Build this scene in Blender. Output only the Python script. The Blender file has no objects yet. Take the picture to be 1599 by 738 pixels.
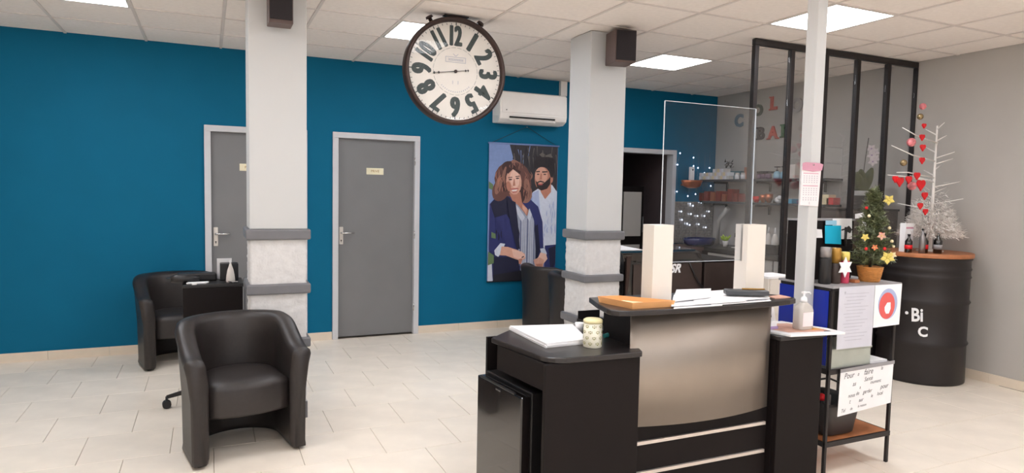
import bpy, math, random
from mathutils import Vector, Matrix
random.seed(7)
PI = math.pi
S = bpy.context.scene
C = S.collection

# ------------------------------------------------------------------ camera
FPX, YAW, PITCH, ROLL, EYE = 1041.07, 0.428, 0.066774, 0.019873, 1.5
fw = Vector((math.sin(YAW)*math.cos(PITCH), math.cos(YAW)*math.cos(PITCH), -math.sin(PITCH)))
r0 = Vector((math.cos(YAW), -math.sin(YAW), 0)); u0 = r0.cross(fw)
rt = math.cos(ROLL)*r0 + math.sin(ROLL)*u0
up = -math.sin(ROLL)*r0 + math.cos(ROLL)*u0
cam = bpy.data.cameras.new('camera'); camo = bpy.data.objects.new('camera', cam); C.objects.link(camo)
cam.sensor_fit = 'HORIZONTAL'; cam.sensor_width = 36; cam.lens = FPX/1599*36
cam.clip_start = .05
mw = Matrix(((rt.x, up.x, -fw.x, 0), (rt.y, up.y, -fw.y, 0), (rt.z, up.z, -fw.z, EYE), (0, 0, 0, 1)))
camo.matrix_world = mw
S.camera = camo
# ------------------------------------------------------------------ world, exposure
w = bpy.data.worlds.new('world'); S.world = w; w.use_nodes = True
w.node_tree.nodes['Background'].inputs[0].default_value = (.8, .85, 1, 1)
w.node_tree.nodes['Background'].inputs[1].default_value = .05
S.view_settings.view_transform = 'Standard'
S.view_settings.look = 'None'
S.view_settings.gamma = 1
S.view_settings.exposure = 0.0
LAMP_STRENGTH = 18.5      # emission of the ceiling LED panels

# soft fill light added behind the camera to brighten the room
dl = bpy.data.lights.new('added_fill_light', 'AREA'); dl.shape = 'RECTANGLE'; dl.size = 6.4; dl.size_y = 2.1
dl.energy = 45; dl.color = (.90, .95, 1)
dlo = bpy.data.objects.new('added_fill_light', dl); C.objects.link(dlo); dlo.location = (1.6, -2.98, 1.35); dlo.rotation_euler = (math.pi/2, 0, 0)
S.cycles.diffuse_bounces = 8

def px(x, y, Y):
    """point of the depth plane Y seen at a place of the photograph"""
    d = fw + rt*(x-799.5)/FPX - up*(y-369)/FPX
    return Vector((0, 0, EYE)) + d*(Y/d.y)

def pz(x, y, z):
    d = fw + rt*(x-799.5)/FPX - up*(y-369)/FPX
    return Vector((0, 0, EYE)) + d*((z-EYE)/d.z)

# ------------------------------------------------------------------ materials
def lin(c):
    c = c/255
    return c/12.92 if c <= .04045 else ((c+.055)/1.055)**2.4
def rgb(r, g, b): return (lin(r), lin(g), lin(b), 1)
def mat(name, col, rough=.5, metal=0, var=.06, scale=12, bump=0, bscale=60, emit=0, coat=0, trans=0, spec=.5):
    m = bpy.data.materials.new(name); m.use_nodes = True
    nt = m.node_tree; b = nt.nodes['Principled BSDF']
    b.inputs['Roughness'].default_value = rough; b.inputs['Metallic'].default_value = metal
    b.inputs['Coat Weight'].default_value = coat; b.inputs['Coat Roughness'].default_value = .05
    b.inputs['Transmission Weight'].default_value = trans
    b.inputs['Specular IOR Level'].default_value = spec
    tc = nt.nodes.new('ShaderNodeTexCoord')
    n = nt.nodes.new('ShaderNodeTexNoise'); n.inputs['Scale'].default_value = scale; n.inputs['Detail'].default_value = 4
    nt.links.new(tc.outputs['Object'], n.inputs['Vector'])
    r = nt.nodes.new('ShaderNodeValToRGB')
    c = rgb(*col)
    r.color_ramp.elements[0].position = .3; r.color_ramp.elements[1].position = .7
    r.color_ramp.elements[0].color = tuple(x*(1-var) for x in c[:3])+(1,)
    r.color_ramp.elements[1].color = tuple(min(1, x*(1+var)) for x in c[:3])+(1,)
    nt.links.new(n.outputs['Fac'], r.inputs[0]); nt.links.new(r.outputs[0], b.inputs['Base Color'])
    if bump:
        n2 = nt.nodes.new('ShaderNodeTexNoise'); n2.inputs['Scale'].default_value = bscale; n2.inputs['Detail'].default_value = 5
        nt.links.new(tc.outputs['Object'], n2.inputs['Vector'])
        bp = nt.nodes.new('ShaderNodeBump'); bp.inputs['Strength'].default_value = bump; bp.inputs['Distance'].default_value = .01
        nt.links.new(n2.outputs['Fac'], bp.inputs['Height']); nt.links.new(bp.outputs[0], b.inputs['Normal'])
    if emit:
        nt.links.new(r.outputs[0], b.inputs['Emission Color']); b.inputs['Emission Strength'].default_value = emit
    return m
def glassmat(name, tint=(1, 1, 1), k=1.0):
    m = bpy.data.materials.new(name); m.use_nodes = True; nt = m.node_tree; nt.nodes.clear()
    o = nt.nodes.new('ShaderNodeOutputMaterial'); t = nt.nodes.new('ShaderNodeBsdfTransparent')
    g = nt.nodes.new('ShaderNodeBsdfGlossy'); g.inputs['Roughness'].default_value = .02
    t.inputs[0].default_value = (*tint, 1); f = nt.nodes.new('ShaderNodeFresnel'); f.inputs[0].default_value = 1.45
    mul = nt.nodes.new('ShaderNodeMath'); mul.operation = 'MULTIPLY'; mul.inputs[1].default_value = k
    mx = nt.nodes.new('ShaderNodeMixShader')
    nt.links.new(f.outputs[0], mul.inputs[0]); nt.links.new(mul.outputs[0], mx.inputs[0])
    nt.links.new(t.outputs[0], mx.inputs[1]); nt.links.new(g.outputs[0], mx.inputs[2]); nt.links.new(mx.outputs[0], o.inputs[0])
    return m
def brushed(name, col):
    m = mat(name, col, rough=.48, metal=1, var=.02)
    nt = m.node_tree; b = nt.nodes['Principled BSDF']
    tc = nt.nodes.new('ShaderNodeTexCoord'); mp = nt.nodes.new('ShaderNodeMapping'); mp.inputs['Scale'].default_value = (3, 3, 420)
    n = nt.nodes.new('ShaderNodeTexNoise'); n.inputs['Scale'].default_value = 1; n.inputs['Detail'].default_value = 3
    bp = nt.nodes.new('ShaderNodeBump'); bp.inputs['Strength'].default_value = .05; bp.inputs['Distance'].default_value = .002
    nt.links.new(tc.outputs['Object'], mp.inputs[0]); nt.links.new(mp.outputs[0], n.inputs[0])
    nt.links.new(n.outputs['Fac'], bp.inputs['Height']); nt.links.new(bp.outputs[0], b.inputs['Normal'])
    return m
MT = dict(
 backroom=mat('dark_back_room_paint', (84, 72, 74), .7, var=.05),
 blue=mat('blue_wall_paint', (0, 101, 136), .7, spec=.2, var=.03, scale=3, bump=.05, bscale=150),
 grey_wall=mat('grey_wall_paint', (184, 180, 175), .6, var=.03, scale=3),
 cream_wall=mat('cream_wall_paint', (214, 208, 200), .6, var=.03, scale=3),
 ceil=mat('ceiling_tile_mineral', (250, 241, 234), .85, var=.03, scale=30, bump=.12, bscale=220),
 grid=mat('ceiling_grid_metal', (226, 217, 211), .6, var=.02),
 tile=mat('cream_floor_tile', (244, 234, 220), .25, var=.05, scale=5, bump=.02, bscale=12),
 grout=mat('beige_grout', (196, 182, 164), .8),
 plinth=mat('cream_plinth_tile', (226, 212, 194), .35, var=.03),
 white=mat('white_column_paint', (200, 201, 201), .6, var=.008, scale=2),
 plaster=mat('rough_white_plaster', (212, 211, 211), .8, var=.05, scale=25, bump=.35, bscale=70),
 rail=mat('grey_rail_paint', (112, 112, 116), .5, var=.06),
 door=mat('grey_door_paint', (122, 122, 124), .42, var=.03, scale=4),
 frame=mat('pale_grey_door_frame', (205, 206, 210), .4, var=.02),
 chrome=mat('satin_metal', (215, 215, 215), .25, 1, var=.02),
 leather=mat('black_leatherette', (40, 35, 34), .42, var=.12, scale=40, bump=.10, bscale=260),
 black=mat('black_plastic', (26, 24, 25), .4, var=.1),
 blacklam=mat('black_laminate', (22, 16, 16), .6, spec=.2, var=.06, scale=6),
 desktop=mat('black_desk_top', (42, 38, 38), .28, var=.06, scale=6),
 gloss=mat('black_gloss', (14, 12, 13), .08, var=.05, coat=1),
 fridge=mat('black_fridge_door', (26, 22, 22), .16, var=.05, coat=.6),
 steel=brushed('brushed_steel', (165, 155, 146)),
 alu=mat('aluminium_strip', (225, 215, 208), .35, .7, var=.02),
 melamine=mat('white_melamine', (224, 217, 208), .4, var=.01),
 paper=mat('white_paper', (240, 240, 242), .7, var=.015),
 paper2=mat('lilac_grey_paper', (206, 206, 216), .6, var=.03),
 ink=mat('dark_ink', (70, 68, 76), .7),
 inklight=mat('faded_ink', (184, 184, 194), .7),
 card=mat('tan_cardboard', (226, 166, 108), .7, var=.05),
 ac=mat('white_ac_plastic', (250, 245, 240), .4, var=.01),
 darkslot=mat('dark_recess', (30, 28, 28), .8),
 clockrim=mat('dark_brown_metal', (58, 42, 38), .42, .3, var=.15),
 clockface=mat('cream_clock_face', (236, 230, 222), .6, var=.03, scale=9),
 numeral=mat('dark_green_grey_numeral', (66, 76, 76), .7, var=.15, scale=60),
 steelframe=mat('black_steel_frame', (38, 33, 33), .45, .2),
 pane=glassmat('clear_pane', (.985, .985, .985), .25),
 acrylic=glassmat('clear_acrylic', (.955, .965, .98), .3),
 acredge=mat('bright_acrylic_edge', (205, 212, 218), .2, var=.02),
 clockglass=glassmat('clock_glass', (.98, .98, .98), .22),
 led=mat('led_panel', (246, 249, 255), .5, var=0, emit=LAMP_STRENGTH),
 cloth_spk=mat('speaker_grille', (34, 28, 32), .8, var=.1, scale=80, bump=.3, bscale=400),
 spkbody=mat('brown_speaker_body', (92, 74, 70), .5, var=.06),
 bluecab=mat('glossy_blue_panel', (14, 40, 150), .3, var=.1, scale=2),
 greytop=mat('grey_shelf_top', (150, 148, 150), .5, var=.06),
 wood=mat('brown_wood', (176, 112, 72), .45, var=.18, scale=14),
 basket=mat('dark_grey_basket', (56, 52, 52), .5, var=.1),
 bin_=mat('pale_green_grey_plastic', (178, 182, 172), .5),
 cyan=mat('cyan_note', (10, 178, 214), .6, var=.03),
 skyblue=mat('light_blue_label', (150, 196, 220), .6),
 gold=mat('gold_can', (170, 128, 56), .35, .5),
 silver=mat('silver_can', (150, 146, 146), .3, .7),
 pink=mat('pink_can', (214, 74, 104), .4),
 yellow=mat('pale_yellow', (226, 206, 110), .5),
 cream=mat('cream_cloth', (240, 222, 180), .6),
 terracotta=mat('woven_tan_pot', (196, 132, 66), .6, var=.2, scale=50, bump=.3),
 needle=mat('green_needle', (92, 98, 62), .6, var=.35, scale=30),
 needle2=mat('silver_green_needle', (130, 140, 110), .5, var=.2, scale=30),
 leaf=mat('orchid_leaf', (76, 84, 28), .4, var=.2),
 stem=mat('dark_stem', (60, 52, 44), .6),
 petal=mat('pale_orchid_petal', (235, 226, 229), .6, var=.08),
 red=mat('bright_red', (222, 24, 34), .45, var=.08),
 redwhite=mat('red_white_bauble', (216, 120, 124), .3, var=.6, scale=40),
 baublegold=mat('antique_gold_bauble', (150, 130, 96), .25, .6),
 fur=mat('white_tinsel', (240, 236, 232), .6, var=.03),
 copper=mat('copper', (214, 128, 92), .3, .7, var=.1),
 copperred=mat('red_copper', (150, 56, 44), .35, .3, var=.2, scale=20),
 purple=mat('purple_jar', (120, 92, 116), .4),
 teal=mat('teal_box', (70, 110, 120), .5),
 babyblue=mat('turquoise_box', (60, 160, 200), .5),
 navy=mat('navy_basin', (20, 34, 92), .25, coat=.5),
 mosaic=mat('silver_mosaic', (160, 156, 152), .3, .4, var=.25, scale=40),
 lime=mat('lime_leaf', (170, 200, 40), .5),
 bulb=mat('glowing_reflection_dot', (225, 235, 255), .3, emit=6, var=0),  # glow stands in for small lights reflected in the acrylic screen
 brown=mat('dark_brown_laminate', (62, 50, 46), .45, var=.1),
 towel=mat('white_applicator', (222, 216, 210), .6),
 counter_reflection_tint=mat('worktop_reflection_red', (88, 66, 62), .3, var=.15),  # red of the desk clutter reflected in the screen, put into the colour
 calpink=mat('pink_calendar_header', (206, 150, 170), .6),
 calpale=mat('pale_pink_calendar_sheet', (240, 228, 230), .6, var=.01),
 flesh=mat('pinkish_brochure', (214, 168, 148), .6, var=.15, scale=20),
 orange=mat('orange_brochure_print', (224, 164, 90), .6),
 lilac=mat('lilac_card', (176, 150, 196), .6),
 gel=mat('clear_gel', (232, 226, 220), .15, var=.02, trans=.35),
 tin=mat('cream_tin', (236, 232, 214), .4),
 tinlid=mat('cream_yellow_lid', (240, 230, 180), .35),
 tingreen=mat('olive_tin_print', (150, 146, 80), .5),
 tealgreen=mat('teal_scissor_handle', (20, 110, 110), .4),
 penblue=mat('blue_pen', (30, 40, 190), .4),
 signyellow=mat('ivory_sign_plate', (238, 230, 200), .5),
 silverkey=mat('grey_phone_plastic', (66, 68, 72), .35),
)
# poster colours
for nm, c in dict(sky=(126,148,196), palm=(48,44,50), palm2=(104,98,92), hair=(104,68,62), hair2=(150,106,92), hair3=(66,42,42),
                  skin=(214,162,142), skin2=(184,124,104), skin3=(232,190,174), navyj=(42,48,104), navyd=(24,26,56), shirt=(150,156,176),
                  shirt2=(196,200,214), wshirt=(206,212,228), wshirt2=(168,180,214), beard=(44,32,34), bhair=(40,32,36), mouth=(240,226,222),
                  pgreen=(96,120,84), pdark=(22,22,34), lip=(176,84,84), eye=(52,34,36)).items():
    MT['p_'+nm] = mat('print_'+nm, c, .6, var=.05, scale=30)
for nm, c in dict(red=(200,62,48), green=(40,112,62), black=(22,20,38), blue=(84,116,136), white=(172,168,168), dgreen=(62,78,66)).items():
    MT['l_'+nm] = mat('letter_'+nm, c, .6, var=.03)

# ------------------------------------------------------------------ mesh builder
class M:
    def __init__(s): s.v = []; s.f = []; s.m = []; s.s = []
    def add(s, vs, fs, mi=0, sm=False):
        b = len(s.v); s.v += [Vector(v) for v in vs]
        for f in fs: s.f.append([b+i for i in f]); s.m.append(mi); s.s.append(sm)
        return s
    def box(s, x0, x1, y0, y1, z0, z1, mi=0):
        return s.add([(x, y, z) for z in (z0, z1) for y in (y0, y1) for x in (x0, x1)],
            [(0,2,3,1),(4,5,7,6),(0,1,5,4),(2,6,7,3),(0,4,6,2),(1,3,7,5)], mi)
    def obox(s, c, dx, dy, dz, hx, hy, hz, mi=0):   # oriented box
        c = Vector(c); dx, dy, dz = Vector(dx).normalized(), Vector(dy).normalized(), Vector(dz).normalized()
        vs = [c+dx*a*hx+dy*b*hy+dz*e*hz for e in (-1,1) for b in (-1,1) for a in (-1,1)]
        return s.add(vs, [(0,2,3,1),(4,5,7,6),(0,1,5,4),(2,6,7,3),(0,4,6,2),(1,3,7,5)], mi)
    def prism(s, poly, z0, z1, mi=0, sm=False):
        n = len(poly)
        a = sum(poly[i][0]*poly[(i+1)%n][1]-poly[(i+1)%n][0]*poly[i][1] for i in range(n))
        if a < 0: poly = poly[::-1]
        vs = [(x, y, z0) for x, y in poly]+[(x, y, z1) for x, y in poly]
        s.add(vs, [tuple(range(n))[::-1], tuple(range(n, 2*n))], mi)
        b = len(s.v)-2*n
        for i in range(n): s.f.append([b+i, b+(i+1)%n, b+n+(i+1)%n, b+n+i]); s.m.append(mi); s.s.append(sm)
        return s
    def prism_y(s, poly, y0, y1, mi=0):             # polygon given in X,Z
        n = len(poly)
        a = sum(poly[i][0]*poly[(i+1)%n][1]-poly[(i+1)%n][0]*poly[i][1] for i in range(n))
        if a < 0: poly = poly[::-1]
        vs = [(x, y0, z) for x, z in poly]+[(x, y1, z) for x, z in poly]
        return s.add(vs, [tuple(range(n)), tuple(range(n, 2*n))[::-1]]+[(i, n+i, n+(i+1)%n, (i+1)%n) for i in range(n)], mi)
    def lathe(s, prof, c=(0,0,0), n=24, mi=0, axis='z', sm=True):
        c = Vector(c); vs = []; fs = []
        for r, z in prof:
            for i in range(n):
                a = 2*PI*i/n; p = (r*math.cos(a), r*math.sin(a), z)
                if axis == 'y': p = (p[0], -z, p[1])      # z grows towards -Y
                if axis == 'x': p = (z, p[0], p[1])
                vs.append(c+Vector(p))
        k = len(prof)
        for j in range(k-1):
            for i in range(n): fs.append((j*n+i, j*n+(i+1)%n, (j+1)*n+(i+1)%n, (j+1)*n+i))
        s.add(vs, fs, mi, sm)
        b = len(s.v)-len(vs)
        if prof[0][0] > 1e-4: s.f.append([b+i for i in range(n)][::-1]); s.m.append(mi); s.s.append(False)
        if prof[-1][0] > 1e-4: s.f.append([b+(k-1)*n+i for i in range(n)]); s.m.append(mi); s.s.append(False)
        return s
    def tube(s, pts, r, n=8, mi=0):
        pts = [Vector(p) for p in pts]; rs = r if isinstance(r, (list, tuple)) else [r]*len(pts)
        vs = []; fs = []
        for i, p in enumerate(pts):
            t = (pts[min(i+1, len(pts)-1)]-pts[max(i-1, 0)]).normalized()
            a = t.cross(Vector((0,0,1)) if abs(t.z) < .95 else Vector((1,0,0))).normalized(); b = t.cross(a)
            for k in range(n):
                q = 2*PI*k/n; vs.append(p+(a*math.cos(q)+b*math.sin(q))*rs[i])
        for i in range(len(pts)-1):
            for k in range(n): fs.append((i*n+k, i*n+(k+1)%n, (i+1)*n+(k+1)%n, (i+1)*n+k))
        s.add(vs, fs, mi, True); b0 = len(s.v)-len(vs)
        s.f.append([b0+k for k in range(n)][::-1]); s.f.append([b0+len(vs)-n+k for k in range(n)]); s.m += [mi, mi]; s.s += [False, False]
        return s
    def ball(s, c, r, n=12, mi=0, sz=1):
        k = n//2+1
        return s.lathe([(max(1e-5, r*math.sin(PI*j/k)), -r*sz*math.cos(PI*j/k)) for j in range(k+1)], c, n, mi)
    def mesh(s, me, T, mi=0):
        return s.add([T @ v.co for v in me.vertices], [tuple(p.vertices) for p in me.polygons], mi)
ROOT = {}
def link(name, m, mats, origin=None, Tinv=None, bevel=0, solid=0, subd=0):
    me = bpy.data.meshes.new(name)
    vs = m.v
    if Tinv is not None: vs = [Tinv @ v for v in vs]
    me.from_pydata([tuple(v) for v in vs], [], m.f)
    if not isinstance(mats, (list, tuple)): mats = [mats]
    for x in mats: me.materials.append(MT[x] if isinstance(x, str) else x)
    me.polygons.foreach_set('material_index', m.m); me.polygons.foreach_set('use_smooth', m.s)
    me.update()
    o = bpy.data.objects.new(name, me); C.objects.link(o)
    if bevel:
        b = o.modifiers.new('bevel', 'BEVEL'); b.width = bevel; b.segments = 2; b.limit_method = 'ANGLE'; b.angle_limit = .6
    if subd:
        b = o.modifiers.new('subd', 'SUBSURF'); b.levels = subd; b.render_levels = subd
    return o
def props(o, label=None, cat=None, group=None, kind=None):
    if label: o['label'] = label
    if cat: o['category'] = cat
    if group: o['group'] = group
    if kind: o['kind'] = kind
    return o
def thing(name, label, cat, loc=(0,0,0), rotz=0, group=None):
    o = bpy.data.objects.new(name, None); C.objects.link(o); o.empty_display_size = .1
    o.location = loc; o.rotation_euler = (0, 0, rotz)
    ROOT[o] = (Matrix.Translation(loc) @ Matrix.Rotation(rotz, 4, 'Z')).inverted()
    return props(o, label, cat, group)
def part(name, m, mats, parent, bevel=0, label=None, kind=None, local=False, subd=0):
    Ti = ROOT[parent]
    o = link(name, m, mats, Tinv=None if local else Ti, bevel=bevel, subd=subd); o.parent = parent; ROOT[o] = Ti
    return props(o, label, kind=kind)
def single(name, m, mats, label, cat, loc=(0,0,0), group=None, bevel=0, kind=None, rotz=0, local=False, subd=0):
    T = Matrix.Translation(loc) @ Matrix.Rotation(rotz, 4, 'Z')
    o = link(name, m, mats, Tinv=None if local else T.inverted(), bevel=bevel, subd=subd)
    o.location = loc; o.rotation_euler = (0, 0, rotz); ROOT[o] = T.inverted()
    return props(o, label, cat, group, kind)
def struct(name, m, mats, parent=None, bevel=0):
    o = link(name, m, mats, bevel=bevel); o.parent = parent; o['kind'] = 'structure'; ROOT[o] = Matrix()
    return o
def dup(root, loc, rotz=0, label=None, group=None, name=None):
    r = root.copy(); C.objects.link(r); r.location = loc; r.rotation_euler = (0, 0, rotz)
    if name: r.name = name
    if label: r['label'] = label
    if group: r['group'] = group
    for ch in list(root.children):
        c = ch.copy(); C.objects.link(c); c.parent = r
        for g in ch.children:
            d = g.copy(); C.objects.link(d); d.parent = c
    return r
def textmesh(body, size=1, extrude=0, offset=0, shear=0, align='CENTER'):
    cu = bpy.data.curves.new('t', 'FONT'); cu.body = body; cu.size = size; cu.extrude = extrude; cu.offset = offset; cu.shear = shear
    cu.align_x = align; cu.align_y = 'CENTER'; cu.resolution_u = 3
    o = bpy.data.objects.new('t', cu); C.objects.link(o)
    me = bpy.data.meshes.new_from_object(o)
    bpy.data.objects.remove(o); bpy.data.curves.remove(cu)
    return me
def face_y(x, y, z, sx=1, sz=1, rot=0):     # text standing in the XZ plane, facing -Y
    return Matrix.Translation((x, y, z)) @ Matrix.Rotation(PI/2, 4, 'X') @ Matrix.Rotation(rot, 4, 'Z') @ Matrix.Diagonal((sx, sz, 1, 1))
def arc(cx, cy, r, a0, a1, n):
    return [(cx+r*math.cos(math.radians(a0+(a1-a0)*i/n)), cy+r*math.sin(math.radians(a0+(a1-a0)*i/n))) for i in range(n+1)]

# ================================================================== SETTING
H = 2.745; YB = 6.70; XR = 5.88; XL = -2.6; YF = -3.0
struct('floor', M().box(XL, XR, YF, YB+1.4, -.12, -.012), 'grout')
floor = bpy.data.objects['floor']
T = .45; RY = .4425; first = None; stuff = M()
for j in range(22):
    y1 = YB + .02 - .4425*0 - j*RY - (.02+ (YB - 6.7))
    y1 = 6.761 - j*RY          # row boundaries at 6.32, 5.88, ... as read off the photograph
    y0 = y1-RY
    off = .914 if j % 2 == 0 else 1.14
    for i in range(-9, 13):
        x0 = off+i*T; x1 = x0+T
        a0, a1 = max(x0, XL), min(x1, XR); b0, b1 = max(y0, YF), min(y1, YB)
        if a1-a0 < .03 or b1-b0 < .03: continue
        g = .0014
        full = (a1-a0 > T-.001 and b1-b0 > RY-.001)
        if y0 < 1.6 or x0 > 5.3 and y0 < 2.2:
            stuff.box(a0+g, a1-g, b0+g, b1-g, -.012, 0); continue
        if full and first is not None:
            o = first.copy(); C.objects.link(o); o.location = (x0, y0, 0)
        else:
            mm = M().box(g, a1-a0-g, g, b1-b0-g, -.012, 0)
            o = link('tile', mm, 'tile', bevel=.0012); o.location = (a0, b0, 0)
            if full: first = o
        o.parent = floor
props(link('tile_field', stuff, 'tile'), kind='stuff').parent = floor

# ceiling: slab, grid, tiles, LED panels
ceiling = struct('ceiling', M().box(XL, XR, YF, YB+.1, H+.03, H+.12), 'grid')
PXc, X0c, PYc, Y0c = .594, -.478, .6, 5.52
gm = M()
gx = [X0c+PXc*k for k in range(-3, 11)]
gy = [Y0c+PYc*k for k in range(-14, 2)]
for x in gx: gm.box(x-.010, x+.010, YF, YB, H-.002, H+.03)
for y in gy: gm.box(XL, XR, y-.009, y+.009, H-.001, H+.03)
o = link('ceiling_grid', gm, 'grid'); o.parent = ceiling
LAMPS = [(i, j) for i in (-1, 3, 7) for j in (-1, -4, -7, -10, -13)]
first = None; cst = M()
xs = [XL]+gx+[XR]; ys = [YF]+gy+[YB]
for i in range(len(xs)-1):
    for j in range(len(ys)-1):
        x0, x1, y0, y1 = xs[i]+.010, xs[i+1]-.010, ys[j]+.009, ys[j+1]-.009
        if x1-x0 < .03 or y1-y0 < .03: continue
        ki = round((xs[i]-X0c)/PXc); kj = round((ys[j]-Y0c)/PYc)
        if i > 0 and j > 0 and (ki, kj) in LAMPS: continue
        if y1 < 2.2: cst.box(x0, x1, y0, y1, H+.004, H+.028); continue
        full = abs(x1-x0-(PXc-.02)) < .001 and abs(y1-y0-(PYc-.018)) < .001
        if full and first is not None:
            o = first.copy(); C.objects.link(o); o.location = (x0, y0, H+.004)
        else:
            o = link('ceiling_tile', M().box(.001, x1-x0-.001, .001, y1-y0-.001, 0, .024), 'ceil', bevel=.002); o.location = (x0, y0, H+.004)
            if full: first = o
        o.parent = ceiling
props(link('ceiling_tile_field', cst, 'ceil'), kind='stuff').parent = ceiling
proto = None
lab = {(7,-1): 'square LED ceiling panel near the back wall, right of the second column',
       (7,-4): 'square LED ceiling panel behind the slim white post, nearest on the right',
       (3,-1): 'square LED ceiling panel partly hidden by the big clock',
       (-1,-1): 'square LED ceiling panel at the left end of the ceiling'}
for (ki, kj) in LAMPS:
    x, y = X0c+PXc*(ki+.5), Y0c+PYc*(kj+.5)
    l = lab.get((ki, kj), 'square LED ceiling panel above or behind the camera')
    if proto is None:
        proto = thing('ceiling_light', l, 'light', (x, y, H-.002), group='LED ceiling panels')
        hw, hd = PXc/2-.012, PYc/2-.011
        fm = M()
        for a in ((-hw, hw, -hd, -hd+.012), (-hw, hw, hd-.012, hd), (-hw, -hw+.012, -hd+.012, hd-.012), (hw-.012, hw, -hd+.012, hd-.012)):
            fm.box(*a, 0, .028)
        part('light_frame', fm, 'melamine', proto, local=True)
        part('diffuser', M().box(-hw+.012, hw-.012, -hd+.012, hd-.012, .005, .02), 'led', proto, local=True)
    else:
        dup(proto, (x, y, H-.002), 0, l)

# walls
D1 = (-.03, .87); D2 = (1.11, 1.99); D3 = (4.37, 5.255); DH = 2.05
wb = M()
fr = .055
segs = [(XL, D1[0]+fr*.5), (D1[1]-fr*.5, D2[0]+fr*.5), (D2[1]-fr*.5, D3[0]+fr*.5), (D3[1]-fr*.5, XR)]
for a, b in segs: wb.box(a, b, YB, YB+.12, 0, H+.03)
for d in (D1, D2, D3): wb.box(d[0]+fr*.5, d[1]-fr*.5, YB, YB+.12, DH-fr*.5, H+.03)
struct('wall_back', wb, 'blue')
struct('wall_right', M().box(XR, XR+.12, YF, YB+.12, 0, H+.03), 'grey_wall')
struct('wall_left', M().box(XL-.12, XL, YF, YB+.12, 0, H+.03), 'cream_wall')
wf = M().box(XL-.12, -1.6, YF-.12, YF, 0, H+.03).box(4.8, XR+.12, YF-.12, YF, 0, H+.03).box(-1.6, 4.8, YF-.12, YF, 0, .3).box(-1.6, 4.8, YF-.12, YF, 2.4, H+.03)
struct('wall_front', wf, 'cream_wall')
wi = struct('added_window_1', M().box(-1.6, 4.8, YF-.07, YF-.06, .3, 2.4), 'pane')  # unseen window, added as a setting for the fill light
wfm = M()
for x in (-1.6, 0, 1.6, 3.2, 4.74): wfm.box(x, x+.06, YF-.09, YF-.03, .3, 2.4)
wfm.box(-1.6, 4.8, YF-.088, YF-.032, .3, .36).box(-1.6, 4.8, YF-.088, YF-.032, 2.34, 2.4)
o = link('added_window_frame', wfm, 'frame'); o.parent = wi
bb = M()
for a, b in ((XL, D1[0]-.002), (D1[1]+.002, D2[0]-.002), (D2[1]+.002, D3[0]-.002)):
    x = a
    while x < b-.01:
        bb.box(x+.001, min(x+.45, b)-.001, YB-.011, YB, 0, .078); x += .45
struct('baseboard_back', bb, 'plinth', bevel=.001)
bb = M(); y = YF
while y < 4.0: bb.box(XR-.011, XR, y+.001, min(y+.45, 4.0)-.001, 0, .078); y += .45
struct('baseboard_right', bb, 'plinth', bevel=.001)

def mkdoor(n, d, leaf, handle_side=-1, sign=None):
    x0, x1 = d
    if leaf:
        root = struct('door_%d' % n, M().box(x0+fr, x1-fr, YB+.03, YB+.07, .012, DH-fr), 'door', bevel=.002)
    else:
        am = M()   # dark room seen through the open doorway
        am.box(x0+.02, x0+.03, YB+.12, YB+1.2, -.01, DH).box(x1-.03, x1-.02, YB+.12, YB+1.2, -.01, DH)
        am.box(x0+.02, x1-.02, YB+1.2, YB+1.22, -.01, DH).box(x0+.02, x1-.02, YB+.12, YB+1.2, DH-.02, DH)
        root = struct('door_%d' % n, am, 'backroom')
    fm = M()
    for a, b in ((x0, x0+fr), (x1-fr, x1)): fm.box(a, b, YB-.022, YB+.10, 0, DH-fr)
    fm.box(x0, x1, YB-.022, YB+.10, DH-fr, DH)
    o = link('door_frame', fm, 'frame', bevel=.003); o.parent = root; ROOT[o] = Matrix()
    if leaf:
        hx = x0+fr+.035; y = YB+.03
        hm = M().box(hx-.019, hx+.019, y-.008, y, .945, 1.12)
        o = link('handle_plate', hm, 'melamine', bevel=.006); o.parent = root
        hm = M().tube([(hx, y-.004, 1.06), (hx, y-.045, 1.06), (hx+.008, y-.052, 1.06), (hx+.12, y-.05, 1.06)], .009, 10)
        o = link('door_handle', hm, 'chrome'); o.parent = root
        hm = M().lathe([(.007, 0), (.007, .003)], (hx, y-.0085, .985), 10, axis='y').box(hx-.0025, hx+.0025, y-.0115, y-.0085, .966, .985)
        o = link('keyhole', hm, 'darkslot'); o.parent = root
        sx = sign
        o = link('name_plate', M().box(sx-.087, sx+.087, y-.005, y, 1.646, 1.712), 'signyellow', bevel=.002); o.parent = root
        tm = M().mesh(textmesh('PRIVE', .035), face_y(sx, y-.0056, 1.679))
        o = link('plate_lettering', tm, 'gold'); o.parent = root
        hi = M()
        for z in (.25, 1.0, 1.75): hi.tube([(x1-fr, YB-.026, z), (x1-fr, YB-.026, z+.08)], .006, 8)
        o = link('hinge', hi, 'chrome'); o.parent = root
    return root
mkdoor(1, D1, True, sign=.355)
mkdoor(2, D2, True, sign=1.535)
mkdoor(3, D3, False)
# things in the dark back room
hh = thing('storage_cupboard', 'dim grey cupboard standing in the dark back room behind the doorway', 'cupboard', (4.88, YB+.5, 0))
part('body', M().box(4.72, 5.06, YB+.37, YB+.65, 0, 1.60), 'blacklam', hh)
part('door', M().box(4.75, 5.02, YB+.352, YB+.369, .97, 1.53), 'grey_wall', hh, bevel=.003)
part('handle', M().box(5.035, 5.045, YB+.335, YB+.369, 1.02, 1.22), 'chrome', hh)

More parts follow.
